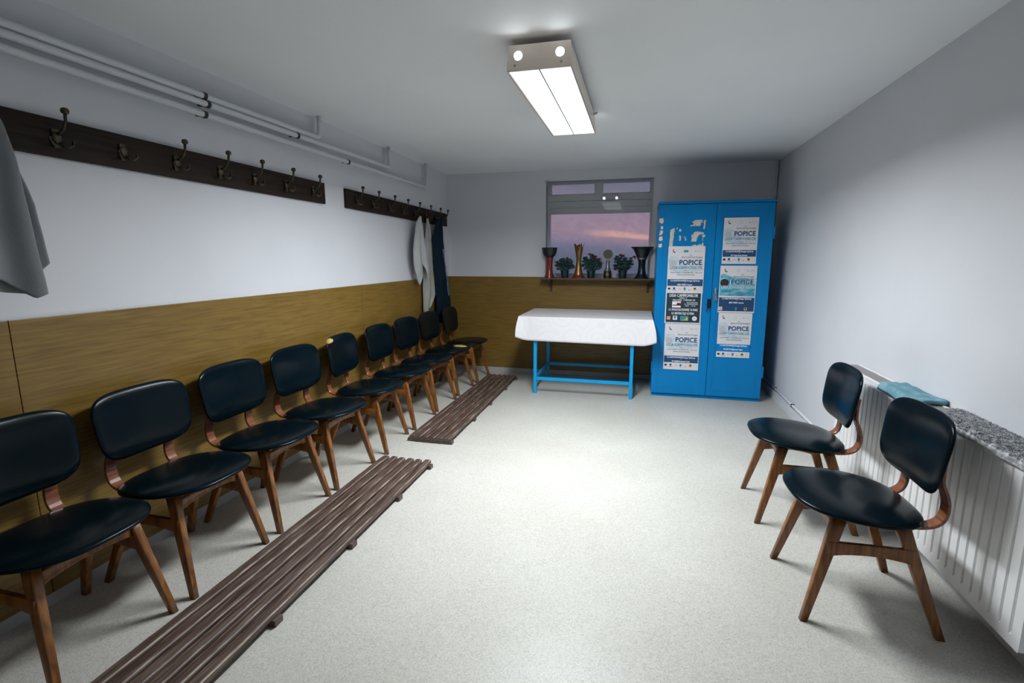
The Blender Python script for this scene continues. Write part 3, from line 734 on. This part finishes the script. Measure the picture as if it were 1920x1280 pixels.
# torn poster remains, plus a warm reflection painted along the door edge
tp = thing('torn_poster', 'scraps of a torn poster above the left posters, with painted glints at the door edge', 'torn paper', (.44, CY0, 1.6))
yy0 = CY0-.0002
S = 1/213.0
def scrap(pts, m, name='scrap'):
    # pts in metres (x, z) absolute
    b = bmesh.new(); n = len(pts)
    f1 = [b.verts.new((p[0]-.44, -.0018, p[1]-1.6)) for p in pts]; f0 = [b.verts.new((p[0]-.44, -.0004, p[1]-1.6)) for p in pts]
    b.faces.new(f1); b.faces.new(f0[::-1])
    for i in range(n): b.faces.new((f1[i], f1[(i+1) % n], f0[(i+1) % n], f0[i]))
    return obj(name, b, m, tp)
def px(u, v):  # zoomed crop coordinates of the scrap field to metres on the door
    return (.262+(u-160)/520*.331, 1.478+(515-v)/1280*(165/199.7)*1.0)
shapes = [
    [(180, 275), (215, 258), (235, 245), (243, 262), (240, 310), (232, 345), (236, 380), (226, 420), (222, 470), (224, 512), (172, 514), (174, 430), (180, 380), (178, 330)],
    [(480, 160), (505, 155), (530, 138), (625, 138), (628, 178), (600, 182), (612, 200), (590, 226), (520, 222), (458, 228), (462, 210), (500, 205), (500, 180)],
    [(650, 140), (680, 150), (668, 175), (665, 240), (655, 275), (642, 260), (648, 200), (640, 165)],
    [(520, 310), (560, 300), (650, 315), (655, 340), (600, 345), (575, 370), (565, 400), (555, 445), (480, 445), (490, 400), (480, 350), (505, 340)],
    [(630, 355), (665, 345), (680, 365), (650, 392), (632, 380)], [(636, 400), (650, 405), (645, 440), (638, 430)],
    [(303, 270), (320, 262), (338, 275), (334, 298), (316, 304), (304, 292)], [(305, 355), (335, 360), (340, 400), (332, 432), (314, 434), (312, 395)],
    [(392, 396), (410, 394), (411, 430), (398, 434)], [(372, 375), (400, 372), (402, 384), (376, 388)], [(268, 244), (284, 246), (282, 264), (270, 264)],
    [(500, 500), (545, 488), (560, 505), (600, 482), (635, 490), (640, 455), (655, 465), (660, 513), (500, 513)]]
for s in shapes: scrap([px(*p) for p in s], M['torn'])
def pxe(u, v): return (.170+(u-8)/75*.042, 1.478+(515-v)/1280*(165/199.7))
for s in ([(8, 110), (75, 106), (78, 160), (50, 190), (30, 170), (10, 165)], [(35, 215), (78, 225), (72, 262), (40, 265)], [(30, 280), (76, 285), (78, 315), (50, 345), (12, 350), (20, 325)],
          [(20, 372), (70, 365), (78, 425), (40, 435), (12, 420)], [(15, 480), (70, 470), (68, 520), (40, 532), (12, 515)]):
    scrap([pxe(*p) for p in s], M['glintwarm'], 'edge_glint')  # flat coloured pieces standing in for the glint on the glossy edge

# ------------------------------------------------------------------ posters
def poster(x0, x1, z0, z1, label, kind, team, rot=0., layer=0):
    w_, h_ = x1-x0, z1-z0; yb = CY0-.0022-.0016*layer
    t = thing('poster', label, 'poster', ((x0+x1)/2, yb, z0), 0, 'event posters on the blue cabinet')
    t.rotation_euler = (0, rot, 0)
    X = lambda f_: (f_-.5)*w_
    Z = lambda f_: f_*h_
    b = bmesh.new(); box(b, X(0), X(1), -.0008, .0004, 0, h_)
    sheet = obj('paper_sheet', b, M['paper'], t)
    def q(name, x0_, x1_, z0_, z1_, m, d):
        b = bmesh.new(); quad(b, X(x0_), X(x1_), Z(z0_), Z(z1_), -.0008-d); return obj(name, b, m, t)
    if kind == 'dark':
        q('dark_field', .03, .97, .03, .985, M['pdark'], .0002)
        b = bmesh.new()
        text_into(b, 'LIGA CAMPIONILOR', X(.5), Z(.772), .040, -.0013, width=w_*.78, off=.0009)
        text_into(b, 'TURUL  II', X(.48), Z(.718), .017, -.0013, off=.0005)
        text_into(b, 'TÂRGU MUREȘ    14  FEBRUARIE  2009', X(.51), Z(.660), .018, -.0013, width=w_*.62, off=.0005)
        text_into(b, 'ARENA ELECTROMUREȘ', X(.74), Z(.595), .013, -.0013, width=w_*.30, off=.0003)
        text_into(b, 'STR. GHEORGHE DOJA', X(.71), Z(.548), .013, -.0013, width=w_*.38, off=.0003)
        text_into(b, 'ORA    12.00', X(.69), Z(.501), .013, -.0013, width=w_*.28, off=.0003)
        text_into(b, 'C.S.  ROMGAZ ELECTROMUREȘ  TG. MUREȘ', X(.5), Z(.370), .030, -.0013, width=w_*.80, off=.0005)
        text_into(b, '–', X(.5), Z(.335), .016, -.0013)
        text_into(b, 'K.K. MIROTEKS CELJE / SLOVENIA', X(.5), Z(.262), .030, -.0013, width=w_*.62, off=.0005)
        obj('lettering', b, M['pwhite'], t)
        b = bmesh.new(); quad(b, X(.19), X(.43), Z(.46), Z(.64), -.0012); obj('photo', b, M['pwhite'], t)
        b = bmesh.new(); quad(b, X(.20), X(.43), Z(.515), Z(.54), -.0014); poly(b, [(X(.31), Z(.54)), (X(.43), Z(.54)), (X(.43), Z(.59)), (X(.33), Z(.60))], -.0014); obj('photo_detail', b, M['redwood'], t)
        for a, c, mm in ((.06, .16, 'ppink'), (.23, .35, 'pwhite')):
            b = bmesh.new(); quad(b, X(a), X(c), Z(.10), Z(.20 if a < .1 else .22), -.0012); obj('logo', b, M[mm], t)
        b = bmesh.new(); disc(b, X(.29), Z(.18), .012, -.0014); quad(b, X(.27), X(.31), Z(.12), Z(.14), -.0014); obj('logo', b, M['ptl'], t)
        b = bmesh.new(); quad(b, X(.43), X(.66), Z(.08), Z(.22), -.0012); obj('logo', b, M['ptl'], t)
        b = bmesh.new(); poly(b, [(X(.46), Z(.09)), (X(.65), Z(.09)), (X(.65), Z(.17)), (X(.60), Z(.18)), (X(.57), Z(.12))], -.0014); obj('logo', b, M['pyel'], t)
        b = bmesh.new(); disc(b, X(.83), Z(.15), .022, -.0012); obj('logo', b, M['pwhite'], t)
        b = bmesh.new(); disc(b, X(.83), Z(.15), .010, -.0014); obj('logo', b, M['plgrey'], t)
        return t
    teal = kind == 'teal'
    full = kind == 'teal'
    band = (.03, .325) if full else ((.155, .30) if kind != 'gap' else (.13, .30))
    # splash picture
    b = bmesh.new()
    if teal: pts = [(.02, .80), (.10, .83), (.35, .76), (.65, .735), (.97, .73), (.98, .35), (.02, .36)]
    else: pts = [(.02, .70), (.08, .80), (.25, .78), (.35, .66), (.60, .62), (.97, .62), (.97, .50), (.70, .45), (.30, .44), (.05, .50)]
    poly(b, [(X(a), Z(c)) for a, c in pts], -.0010)
    obj('splash_picture', b, M['pteal'] if teal else M['ppale'], t)
    b = bmesh.new(); disc(b, X(.14), Z(.635), w_*(.115 if teal else .10), -.0012, 24, sx=1.05); 
    if teal: poly(b, [(X(.02), Z(.63)), (X(.12), Z(.70)), (X(.12), Z(.58))], -.00121)
    obj('ball_picture', b, M['pblack'] if teal else M['plgrey'], t)
    b = bmesh.new()
    for k in range(6):
        a = .7+k*.32; poly(b, [(X(.14)+.034*math.cos(a), Z(.66)+.03*math.sin(a)), (X(.14)+.038*math.cos(a+.12), Z(.66)+.03*math.sin(a+.12)), (X(.14)+.066*math.cos(a+.06), Z(.66)+.062*math.sin(a+.06))], -.0013)
    obj('spray', b, M['pwhite'] if teal else M['plgrey'], t)
    if teal:
        b = bmesh.new(); text_into(b, 'POPICE', X(.625), Z(.61), w_*.195, -.0013, width=w_*.63, off=.0045, spacing=1.05, res=3); text_into(b, 'LIGA CAMPIONILOR', X(.51), Z(.52), w_*.105, -.0013, width=w_*.90, off=.0035); obj('outline', b, M['pwhite'], t)
    b = bmesh.new(); text_into(b, 'POPICE', X(.625), Z(.61), w_*.195, -.0016, width=w_*.60, off=.0022, spacing=1.05, res=3); obj('headline', b, M['pnavy'] if kind in ('teal', 'navy') else M['pblue'], t)
    b = bmesh.new(); text_into(b, 'LIGA CAMPIONILOR', X(.51), Z(.52), w_*.105, -.0016, width=w_*.88, spacing=1.1, off=.0007); obj('subtitle', b, M['pgrey'] if not teal else M['ptl'], t)
    b = bmesh.new()
    text_into(b, 'C.S.', X(.62), Z(.795), .017, -.0014, off=.0004); text_into(b, 'Electromureș Romgaz', X(.66), Z(.755), .019, -.0014, width=w_*.56, off=.0005)
    text_into(b, 'TURUL II', X(.52), Z(.475), .012, -.0014, off=.0003)
    text_into(b, 'TÂRGU MUREȘ,  12 NOIEMBRIE 2011,  ORA 12.00', X(.51), Z(.43), .014, -.0014, width=w_*.86, off=.0004)
    text_into(b, 'ARENA ELECTROMUREȘ', X(.50), Z(.385), .014, -.0014, width=w_*.48, off=.0004)
    obj('details_lettering', b, M['pgrey'], t)
    # top crests
    b = bmesh.new(); poly(b, [(X(.12), Z(.93)), (X(.145), Z(.94)), (X(.15), Z(.89)), (X(.185), Z(.875)), (X(.18), Z(.865)), (X(.13), Z(.875))], -.0012); obj('logo', b, M['pred'], t)
    b = bmesh.new(); poly(b, [(X(.14), Z(.885)), (X(.19), Z(.885)), (X(.20), Z(.865)), (X(.155), Z(.862))], -.0014); obj('logo', b, M['pblack'], t)
    b = bmesh.new()
    for k in range(20):
        a0, a1 = 2*PI*k/20, 2*PI*(k+1)/20
        poly(b, [(X(.5)+r_*math.cos(a_), Z(.895)+r_*math.sin(a_)) for r_, a_ in ((.014, a0), (.014, a1), (.011, a1), (.011, a0))], -.0012)
    quad(b, X(.72), X(.77), Z(.88), Z(.91), -.0012); quad(b, X(.79), X(.94), Z(.89), Z(.902), -.0012)
    obj('logo', b, M['plgrey'], t)
    if kind == 'stamp':
        b = bmesh.new(); quad(b, X(.42), X(.55), Z(.875), Z(.915), -.0015); obj('logo', b, M['ptl'], t)
    # footer band
    if kind == 'gap': q('footer_band', -.001, 1.001, band[0], band[1], M['bluepaint'], .0003)
    else: q('footer_band', .015, .985, band[0], band[1], M['pblue'] if not teal else M['pnavy'], .0003)
    b = bmesh.new(); bt = .285 if teal else band[1]-.045
    text_into(b, 'C.S. ELECTROMUREȘ Romgaz Tg.Mureș', X(.5), Z(bt), .019, -.0014, width=w_*.80, off=.0007)
    text_into(b, '–', X(.5), Z(bt-.038), .016, -.0014, off=.0006); text_into(b, team, X(.5), Z(bt-.085), .019, -.0014, width=w_*(.012*len(team)+.17), off=.0007)
    obj('band_lettering', b, M['pwhite'], t)
    lz = .095 if not teal else .085
    if kind == 'gap': lz = .07
    if not teal:
        b = bmesh.new(); disc(b, X(.07), Z(lz), .010, -.0012, sx=1.2); poly(b, [(X(.05), Z(lz-.02)), (X(.13), Z(lz+.025)), (X(.09), Z(lz-.018))], -.0012); obj('logo', b, M['pblack'], t)
        b = bmesh.new(); disc(b, X(.21), Z(lz+.008), .0105, -.0012); quad(b, X(.16), X(.27), Z(lz-.035), Z(lz-.027), -.0012); obj('logo', b, M['pnavy'], t)
        b = bmesh.new(); quad(b, X(.33), X(.42), Z(lz-.012), Z(lz), -.0012); obj('logo', b, M['ppink'], t)
        b = bmesh.new(); disc(b, X(.92), Z(lz), .013, -.0012); obj('logo', b, M['plgrey'], t)
        b = bmesh.new(); disc(b, X(.92), Z(lz), .008, -.0014); obj('logo', b, M['pwhite'], t)
        b = bmesh.new(); quad(b, X(.60), X(.67), Z(lz-.03), Z(lz-.012), -.0012); obj('logo', b, M['ppink'], t)
        lx1, lx2 = .50, .78
    else:
        b = bmesh.new(); quad(b, X(.02), X(.12), Z(.05), Z(.12), -.0012); obj('logo', b, M['pwhite'], t)
        b = bmesh.new(); quad(b, X(.035), X(.105), Z(.063), Z(.105), -.0014); obj('logo', b, M['ppink'], t)
        lx1, lx2 = .50, .76
    b = bmesh.new(); disc(b, X(lx1), Z(lz+.005), .0125, -.0012, sx=.85); poly(b, [(X(lx1)-.006, Z(lz)-.009), (X(lx1)+.006, Z(lz)-.009), (X(lx1), Z(lz)-.022)], -.0012); obj('logo', b, M['ptl'], t)
    b = bmesh.new(); disc(b, X(lx2), Z(lz), .015, -.0012); obj('logo', b, M['pyel'], t)
    b = bmesh.new(); disc(b, X(lx2), Z(lz)+.004, .007, -.0014, 8, sx=1.3); quad(b, X(lx2)-.0015, X(lx2)+.0015, Z(lz)-.011, Z(lz), -.0014); obj('logo', b, M['pblack'], t)
    return t
poster(.266, .598, 1.036, 1.480, 'white bowling poster topmost in the left column, under torn scraps', 'stamp', 'BBSV WIEN / Austria', 0, 1)
poster(.262, .594, .743, 1.077, 'dark blue bowling poster in the middle of the left column', 'dark', '')
poster(.270, .597, .283, .739, 'white bowling poster lowest in the left column', 'plain', 'KK ALIMENTA Novisad / Serbia')
poster(.748, 1.044, 1.316, 1.736, 'white bowling poster topmost in the right column', 'navy', 'KK Trajan Kranj, Slovenia')
poster(.742, 1.061, .860, 1.299, 'turquoise bowling poster in the middle of the right column', 'teal', 'BBSV WIEN / Austria')
poster(.754, 1.050, .428, .857, 'white bowling poster lowest in the right column', 'gap', 'ZTE ZÁÉV TK Zalaegerszeg / Ungaria')

# ------------------------------------------------------------------ shelf under the window
sh = thing('wall_shelf', 'dark wooden shelf with two brackets under the window', 'shelf', (-.47, YB-.11, 1.148))
sx0, sx1, sy0, sy1 = -1.085, .150, 5.62, YB-.0005
b = B(sx0+.47, sx1+.47, sy0-YB+.11, sy1-YB+.11, -.020, 0, .003); obj('board', b, M['shelfwood'], sh)
for x in (-.985, .100):
    b = bmesh.new(); prof = [(.165, -.021), (.10, -.021), (0, -.021), (0, -.16), (.018, -.155), (.022, -.12), (.045, -.085), (.085, -.06), (.14, -.045), (.165, -.036)]
    f0 = [b.verts.new((x+.47-.011, YB-.0145-p[0]-YB+.11, p[1])) for p in prof]; f1 = [b.verts.new((x+.47+.011, YB-.0145-p[0]-YB+.11, p[1])) for p in prof]
    b.faces.new(f0); b.faces.new(f1[::-1])
    for i in range(len(prof)): j = (i+1) % len(prof); b.faces.new((f0[i], f0[j], f1[j], f1[i]))
    obj('bracket', b, M['shelfwood'], sh)
SZ = 1.1485; SY = 5.705
def item(name, label, cat, x, grp=None): return thing(name, label, cat, (x, SY, SZ), 0, grp)
def part(par, name, prof, m, seg=28):
    b = bmesh.new(); lathe(b, prof, (0, 0, 0), seg); return autosmooth(obj(name, b, M[m], par), 35)
def hollow(par, name, outer, th, m):   # open bowl: outer profile bottom to top, then back down inside
    inner = [(max(.0015, r-th), z) for r, z in outer[1:]][::-1]
    b = bmesh.new(); lathe(b, outer+inner+[(0.001, outer[0][1]+th)], (0, 0, 0), 32); return autosmooth(obj(name, b, M[m], par), 35)
t = item('trophy_cup', 'red-brown trophy with a black bowl, leftmost on the shelf', 'trophy', -.992)
part(t, 'column', [(.058, 0), (.056, .012), (.044, .045), (.037, .09), (.035, .15), (.040, .20), (.044, .228)], 'redwood')
hollow(t, 'bowl', [(.042, .228), (.062, .245), (.078, .275), (.086, .315), (.089, .338)], .005, 'blackbowl')
t = item('trophy_cup', 'brass flared trophy with a pronged crown and dark ball', 'trophy', -.660)
part(t, 'base', [(.072, 0), (.072, .012), (.060, .022), (.055, .034)], 'redwood')
part(t, 'stem', [(.052, .034), (.046, .06), (.034, .12), (.026, .18), (.028, .23), (.036, .27), (.043, .30)], 'gold')
b = bmesh.new()
for k in range(5):
    a = 2*PI*k/5+.3; rings = []
    for f_ in (0, .35, .7, 1):
        z = .295+.085*f_; r_ = .042+.020*f_**1.5; wv = .62*(1-f_*.93)
        rings.append([Vector((rr*math.cos(a+q), rr*math.sin(a+q), z)) for rr, q in ((r_, -wv), (r_, 0), (r_, wv), (r_-.004, wv), (r_-.004, 0), (r_-.004, -wv))])
    loft(b, rings)
obj('crown', b, M['gold'], t)
b = bmesh.new(); bmesh.ops.create_uvsphere(b, u_segments=20, v_segments=14, radius=.033)
for v in b.verts: v.co.z += .335
obj('ball', b, M['redwood'], t, smooth=True)
t = item('trophy', 'small silver and black trophy topped by a round disc', 'trophy', -.338)
part(t, 'base', [(.045, 0), (.045, .010), (.042, .07), (.036, .080)], 'blackbowl')
part(t, 'stem', [(.040, .080), (.030, .10), (.022, .125), (.020, .17), (.022, .195)], 'silver')
b = bmesh.new(); tube(b, [(0, -.012, .262), (0, .012, .262)], .054, 28); obj('disc', b, M['gold'], t)
b = bmesh.new(); tube(b, [(0, -.016, .262), (0, -.012, .262)], .049, 28); obj('disc_face', b, M['olive'], t)
b = bmesh.new(); quad(b, -.016, .016, .03, .055, -.0445); obj('plaque', b, M['gold'], t)
t = item('trophy_cup', 'large dark metal trophy cup, rightmost on the shelf', 'trophy', .028)
part(t, 'foot', [(.078, 0), (.078, .010), (.060, .030), (.050, .05)], 'darkmetal')
part(t, 'stem', [(.048, .05), (.040, .09), (.036, .14), (.040, .19), (.050, .215)], 'darkmetal')
hollow(t, 'bowl', [(.048, .215), (.062, .24), (.084, .29), (.098, .315), (.120, .332), (.122, .340)], .005, 'blackbowl')
part(t, 'collar', [(.051, .205), (.055, .212), (.055, .222), (.050, .228)], 'silver')
def plant(x, label, seed, w_, hgt, tops):
    rnd = random.Random(seed); t = item('potted_flower', label, 'potted plant', x, 'potted red flowers on the shelf')
    part(t, 'pot', [(.036, 0), (.038, .01), (.046, .07), (.052, .078), (.052, .085), (.044, .086)], 'pot')
    lf = bmesh.new(); fl_ = bmesh.new(); pk = bmesh.new(); st = bmesh.new()
    def blob(bm_, c, r, n=6):
        # a small rosette of rounded petals
        for k in range(n):
            a = 2*PI*k/n+rnd.random(); tilt_ = rnd.uniform(.2, .9); d = Vector((math.cos(a)*math.cos(tilt_), math.sin(a)*math.cos(tilt_), math.sin(tilt_)))
            sd = d.cross(Vector((0, 0, 1))).normalized(); nn_ = sd.cross(d)
            ps = [c, c+d*r*.5+sd*r*.45+nn_*r*.1, c+d*r*.95+sd*r*.3, c+d*r*1.1, c+d*r*.95-sd*r*.3, c+d*r*.5-sd*r*.45+nn_*r*.1]
            vs = [bm_.verts.new(p) for p in ps]; vt = [bm_.verts.new(p+nn_*.0015) for p in ps]
            bm_.faces.new(vs); bm_.faces.new(vt[::-1])
            for i in range(6): j = (i+1) % 6; bm_.faces.new((vs[i], vt[i], vt[j], vs[j]))
    for i in range(120):
        a = rnd.uniform(0, 2*PI); rr = w_*math.sqrt(rnd.random()); z = .085+hgt*rnd.random()*(1-.35*(rr/w_)**2)
        c = Vector((rr*math.cos(a), max(-.06, min(.055, rr*.6*math.sin(a))), z))
        tube(st, [(0, 0, .08), (c.x*.5, c.y*.5, .08+(z-.08)*.6), tuple(c)], .0016, 5)
        blob(lf, c, rnd.uniform(.020, .034), 5)
    for dx, dz in tops:
        blob(fl_, Vector((dx, rnd.uniform(-.05, .01), dz)), .026, 9); blob(fl_, Vector((dx+.008, -.02, dz-.01)), .02, 7)
    for k in range(4): blob(pk, Vector((rnd.uniform(-w_, w_)*.6, -.05, .12+rnd.random()*hgt*.5)), .02, 7)
    obj('leaves', lf, M['leaf'], t); obj('stems', st, M['leaf'], t); obj('red_blooms', fl_, M['flower'], t); obj('pink_blooms', pk, M['pinkflower'], t)
plant(-.815, 'low potted red flower between the leftmost and brass trophies', 3, .10, .135, [(-.095, .125), (-.02, .155), (.055, .14)])
plant(-.520, 'potted red flower between the brass and disc trophies', 5, .105, .165, [(-.02, .255), (.03, .225), (.09, .20), (.11, .16)])
plant(-.175, 'potted red flower beside the rightmost dark trophy cup', 8, .105, .165, [(-.03, .245), (.0, .24), (.03, .115), (-.05, .10), (.12, .225)])

# ------------------------------------------------------------------ radiator
RX, RY0, RY1, RZ0, RZ1 = 1.222, 1.765, 3.40, .128, .735
rad = thing('radiator', 'long white panel radiator with vertical flutes on the right wall', 'radiator', (RX+.055, (RY0+RY1)/2, RZ0))
rcx, rcy = RX+.055, (RY0+RY1)/2
def Rr(b, name, m, smooth=False, par=rad):
    for v in b.verts: v.co -= Vector((rcx, rcy, RZ0))
    return obj(name, b, m, par, smooth)
b = bmesh.new()   # front panel: profile in y, with flutes fading at top and bottom
P = .0515; nfl = int((RY1-RY0-.05)/P); ys = []; y = RY0
prof = [(RY0, 0)]; ys0 = RY0+.045
for k in range(nfl):
    a = ys0+k*P
    prof += [(a-.0070, 0), (a-.0050, .003), (a-.0036, .0115), (a+.0036, .0115), (a+.0050, .003), (a+.0070, 0)]
prof.append((RY1, 0))
zs = [(RZ0, 0), (RZ0+.036, 0), (RZ0+.05, 1), (RZ1-.052, 1), (RZ1-.038, 0), (RZ1-.008, 0)]
grid = [[b.verts.new((RX+d*k_, y, z)) for (y, d) in prof] for z, k_ in zs]
for A, Cc in zip(grid, grid[1:]):
    for i in range(len(prof)-1): b.faces.new((A[i], A[i+1], Cc[i+1], Cc[i]))
back_ = [[b.verts.new((RX+.014, y, z)) for y in (RY0, RY1)] for z in (RZ0, RZ1-.008)]
autosmooth(Rr(b, 'front_panel', M['radiator']), 15)
for o_ in (RX+.012,):
    Rr(B(o_, o_+.008, RY0+.004, RY1-.004, RZ0+.01, RZ1-.02), 'inner_panel', M['radiator'])
Rr(B(RX+.088, RX+.098, RY0+.004, RY1-.004, RZ0, RZ1-.01, .002), 'rear_panel', M['radiator'])
b = bmesh.new()
for k in range(46):
    yy = RY0+.02+k*(RY1-RY0-.04)/45; box(b, RX+.021, RX+.087, yy-.0015, yy+.0015, RZ0+.03, RZ1-.04)
Rr(b, 'fins', M['grille'])
Rr(B(RX-.001, RX+.103, RY0-.002, RY0+.002, RZ0+.005, RZ1, .001), 'side_panel', M['radiator']); Rr(B(RX-.001, RX+.103, RY1-.002, RY1+.002, RZ0+.005, RZ1, .001), 'side_panel', M['radiator'])
b = bmesh.new(); box(b, RX-.002, RX+.012, RY0-.001, RY1+.001, RZ1-.012, RZ1+.001, .0015); box(b, RX+.092, RX+.104, RY0-.001, RY1+.001, RZ1-.012, RZ1+.001, .0015)
Rr(b, 'top_rim', M['radiator'])
b = bmesh.new()
k = 0; yy = RY0+.008
while yy < RY1-.008:
    box(b, RX+.012, RX+.092, yy, yy+.0045, RZ1-.008, RZ1-.003); yy += .0095
Rr(b, 'top_grille', M['grille'])
b = bmesh.new()
for yy in (RY0+.2, RY1-.25): box(b, RX+.098, XR-.0005, yy, yy+.03, RZ1-.16, RZ1-.06)
Rr(b, 'wall_bracket', M['radiator'])
b = bmesh.new(); tube(b, [(RX+.05, RY1, RZ1-.04), (RX+.05, RY1+.035, RZ1-.04)], .012, 14); tube(b, [(RX+.05, RY1+.03, RZ1-.04), (RX+.05, RY1+.075, RZ1-.04)], [.021, .017], 16); Rr(b, 'valve_cap', M['valve'], True)
b = bmesh.new(); tube(b, [(RX+.05, RY1, RZ0+.04), (RX+.05, RY1+.04, RZ0+.04), (RX+.055, RY1+.05, RZ0+.02), (RX+.1, RY1+.052, .118)], .009, 10); Rr(b, 'supply_pipe', M['pipe'], True)

# turquoise towel on the radiator
def drape(name, label, m, y0, y1, x0, x1, zt, th, seed, edge=.0, cat='towel', skew=0.):
    b = bmesh.new(); ny, nx_ = 50, 20; top = []; bot = []
    for i in range(ny+1):
        y = y0+(y1-y0)*i/ny; tr_, br_ = [], []
        for j in range(nx_+1):
            f_ = j/nx_; xa = x0+.010*mnoise.noise(Vector((y*8, 0, seed))); xb = x1+.014*mnoise.noise(Vector((y*6, 5, seed)))
            x = xa+(xb-xa)*f_; yy = y+skew*f_+.012*mnoise.noise(Vector((x*20, y*3, seed+3)))
            h = .006+.012*abs(mnoise.noise(Vector((x*16, y*9, seed))))
            z = zt
            if x < RX-.002: z -= (RX-.002-x)*1.6   # falls over the front edge
            tr_.append(b.verts.new((x, yy, z+h+th))); br_.append(b.verts.new((x, yy, z+h*.15)))
        top.append(tr_); bot.append(br_)
    for i in range(ny):
        for j in range(nx_):
            b.faces.new((top[i][j], top[i+1][j], top[i+1][j+1], top[i][j+1])); b.faces.new((bot[i][j], bot[i][j+1], bot[i+1][j+1], bot[i+1][j]))
    for i in range(ny):
        for j in (0, nx_): b.faces.new((top[i][j], bot[i][j], bot[i+1][j], top[i+1][j]))
    for j in range(nx_):
        for i in (0, ny): b.faces.new((top[i][j], top[i][j+1], bot[i][j+1], bot[i][j]))
    return tag(obj(name, b, m, smooth=True), label, cat)
drape('towel', 'turquoise towel folded flat on top of the radiator', M['turq'], 2.50, 2.86, 1.205, 1.335, RZ1+.002, .006, 2, skew=.02)
# shaggy mat
b = bmesh.new(); rnd = random.Random(11); MY0, MY1, MX0, MX1 = 1.55, 2.40, 1.202, 1.332
def mz(x, y):
    z = RZ1+.0025
    if x < RX-.002: z -= (RX-.002-x)*1.2
    return z
ny, nx_ = 40, 10; tp_, bt_ = [], []
for i in range(ny+1):
    y = MY0+(MY1-MY0)*i/ny; a, c = [], []
    for j in range(nx_+1):
        x = MX0+.012*mnoise.noise(Vector((y*9, 1, 1)))+(MX1-MX0)*j/nx_
        if y > 2.25: x = max(x, MX0+(y-2.25)*.45)
        x = min(x, XR-.004)
        a.append(b.verts.new((x, y, mz(x, y)+.015+.006*mnoise.noise(Vector((x*60, y*60, 2)))))); c.append(b.verts.new((x, y, mz(x, y))))
    tp_.append(a); bt_.append(c)
for i in range(ny):
    for j in range(nx_):
        b.faces.new((tp_[i][j], tp_[i+1][j], tp_[i+1][j+1], tp_[i][j+1])); b.faces.new((bt_[i][j], bt_[i][j+1], bt_[i+1][j+1], bt_[i+1][j]))
for i in range(ny):
    for j in (0, nx_): b.faces.new((tp_[i][j], bt_[i][j], bt_[i+1][j], tp_[i+1][j]))
for j in range(nx_):
    for i in (0, ny): b.faces.new((tp_[i][j], tp_[i][j+1], bt_[i][j+1], bt_[i][j]))
for k in range(11000):
    y = rnd.uniform(MY0, MY1); lo = MX0+.004
    if y > 2.25: lo = MX0+(y-2.25)*.45
    x = rnd.uniform(lo, MX1-.006); z = mz(x, y)+.013
    d = Vector((rnd.uniform(-1, 1), rnd.uniform(-1, 1), rnd.uniform(.5, 1.3))).normalized(); ln = rnd.uniform(.006, .014)
    s_ = d.orthogonal().normalized()*.0012; s2 = d.cross(s_)
    bnd = Vector((rnd.uniform(-1, 1), rnd.uniform(-1, 1), -.4))*.006
    p0 = Vector((x, y, z)); p1 = p0+d*ln*.6; p2 = p0+d*ln+bnd
    for p_ in (p1, p2): p_.x = min(p_.x, XR-.003)
    v = [b.verts.new(p) for p in (p0+s_, p0-s_*.5+s2, p0-s_*.5-s2, p1+s_, p1-s_*.5+s2, p1-s_*.5-s2, p2)]
    for q in ((0, 1, 4, 3), (1, 2, 5, 4), (2, 0, 3, 5), (3, 4, 6), (4, 5, 6), (5, 3, 6)): b.faces.new([v[i] for i in q])
tag(obj('bath_mat', b, M['shag']), 'grey shaggy mat draped over the near end of the radiator', 'mat')
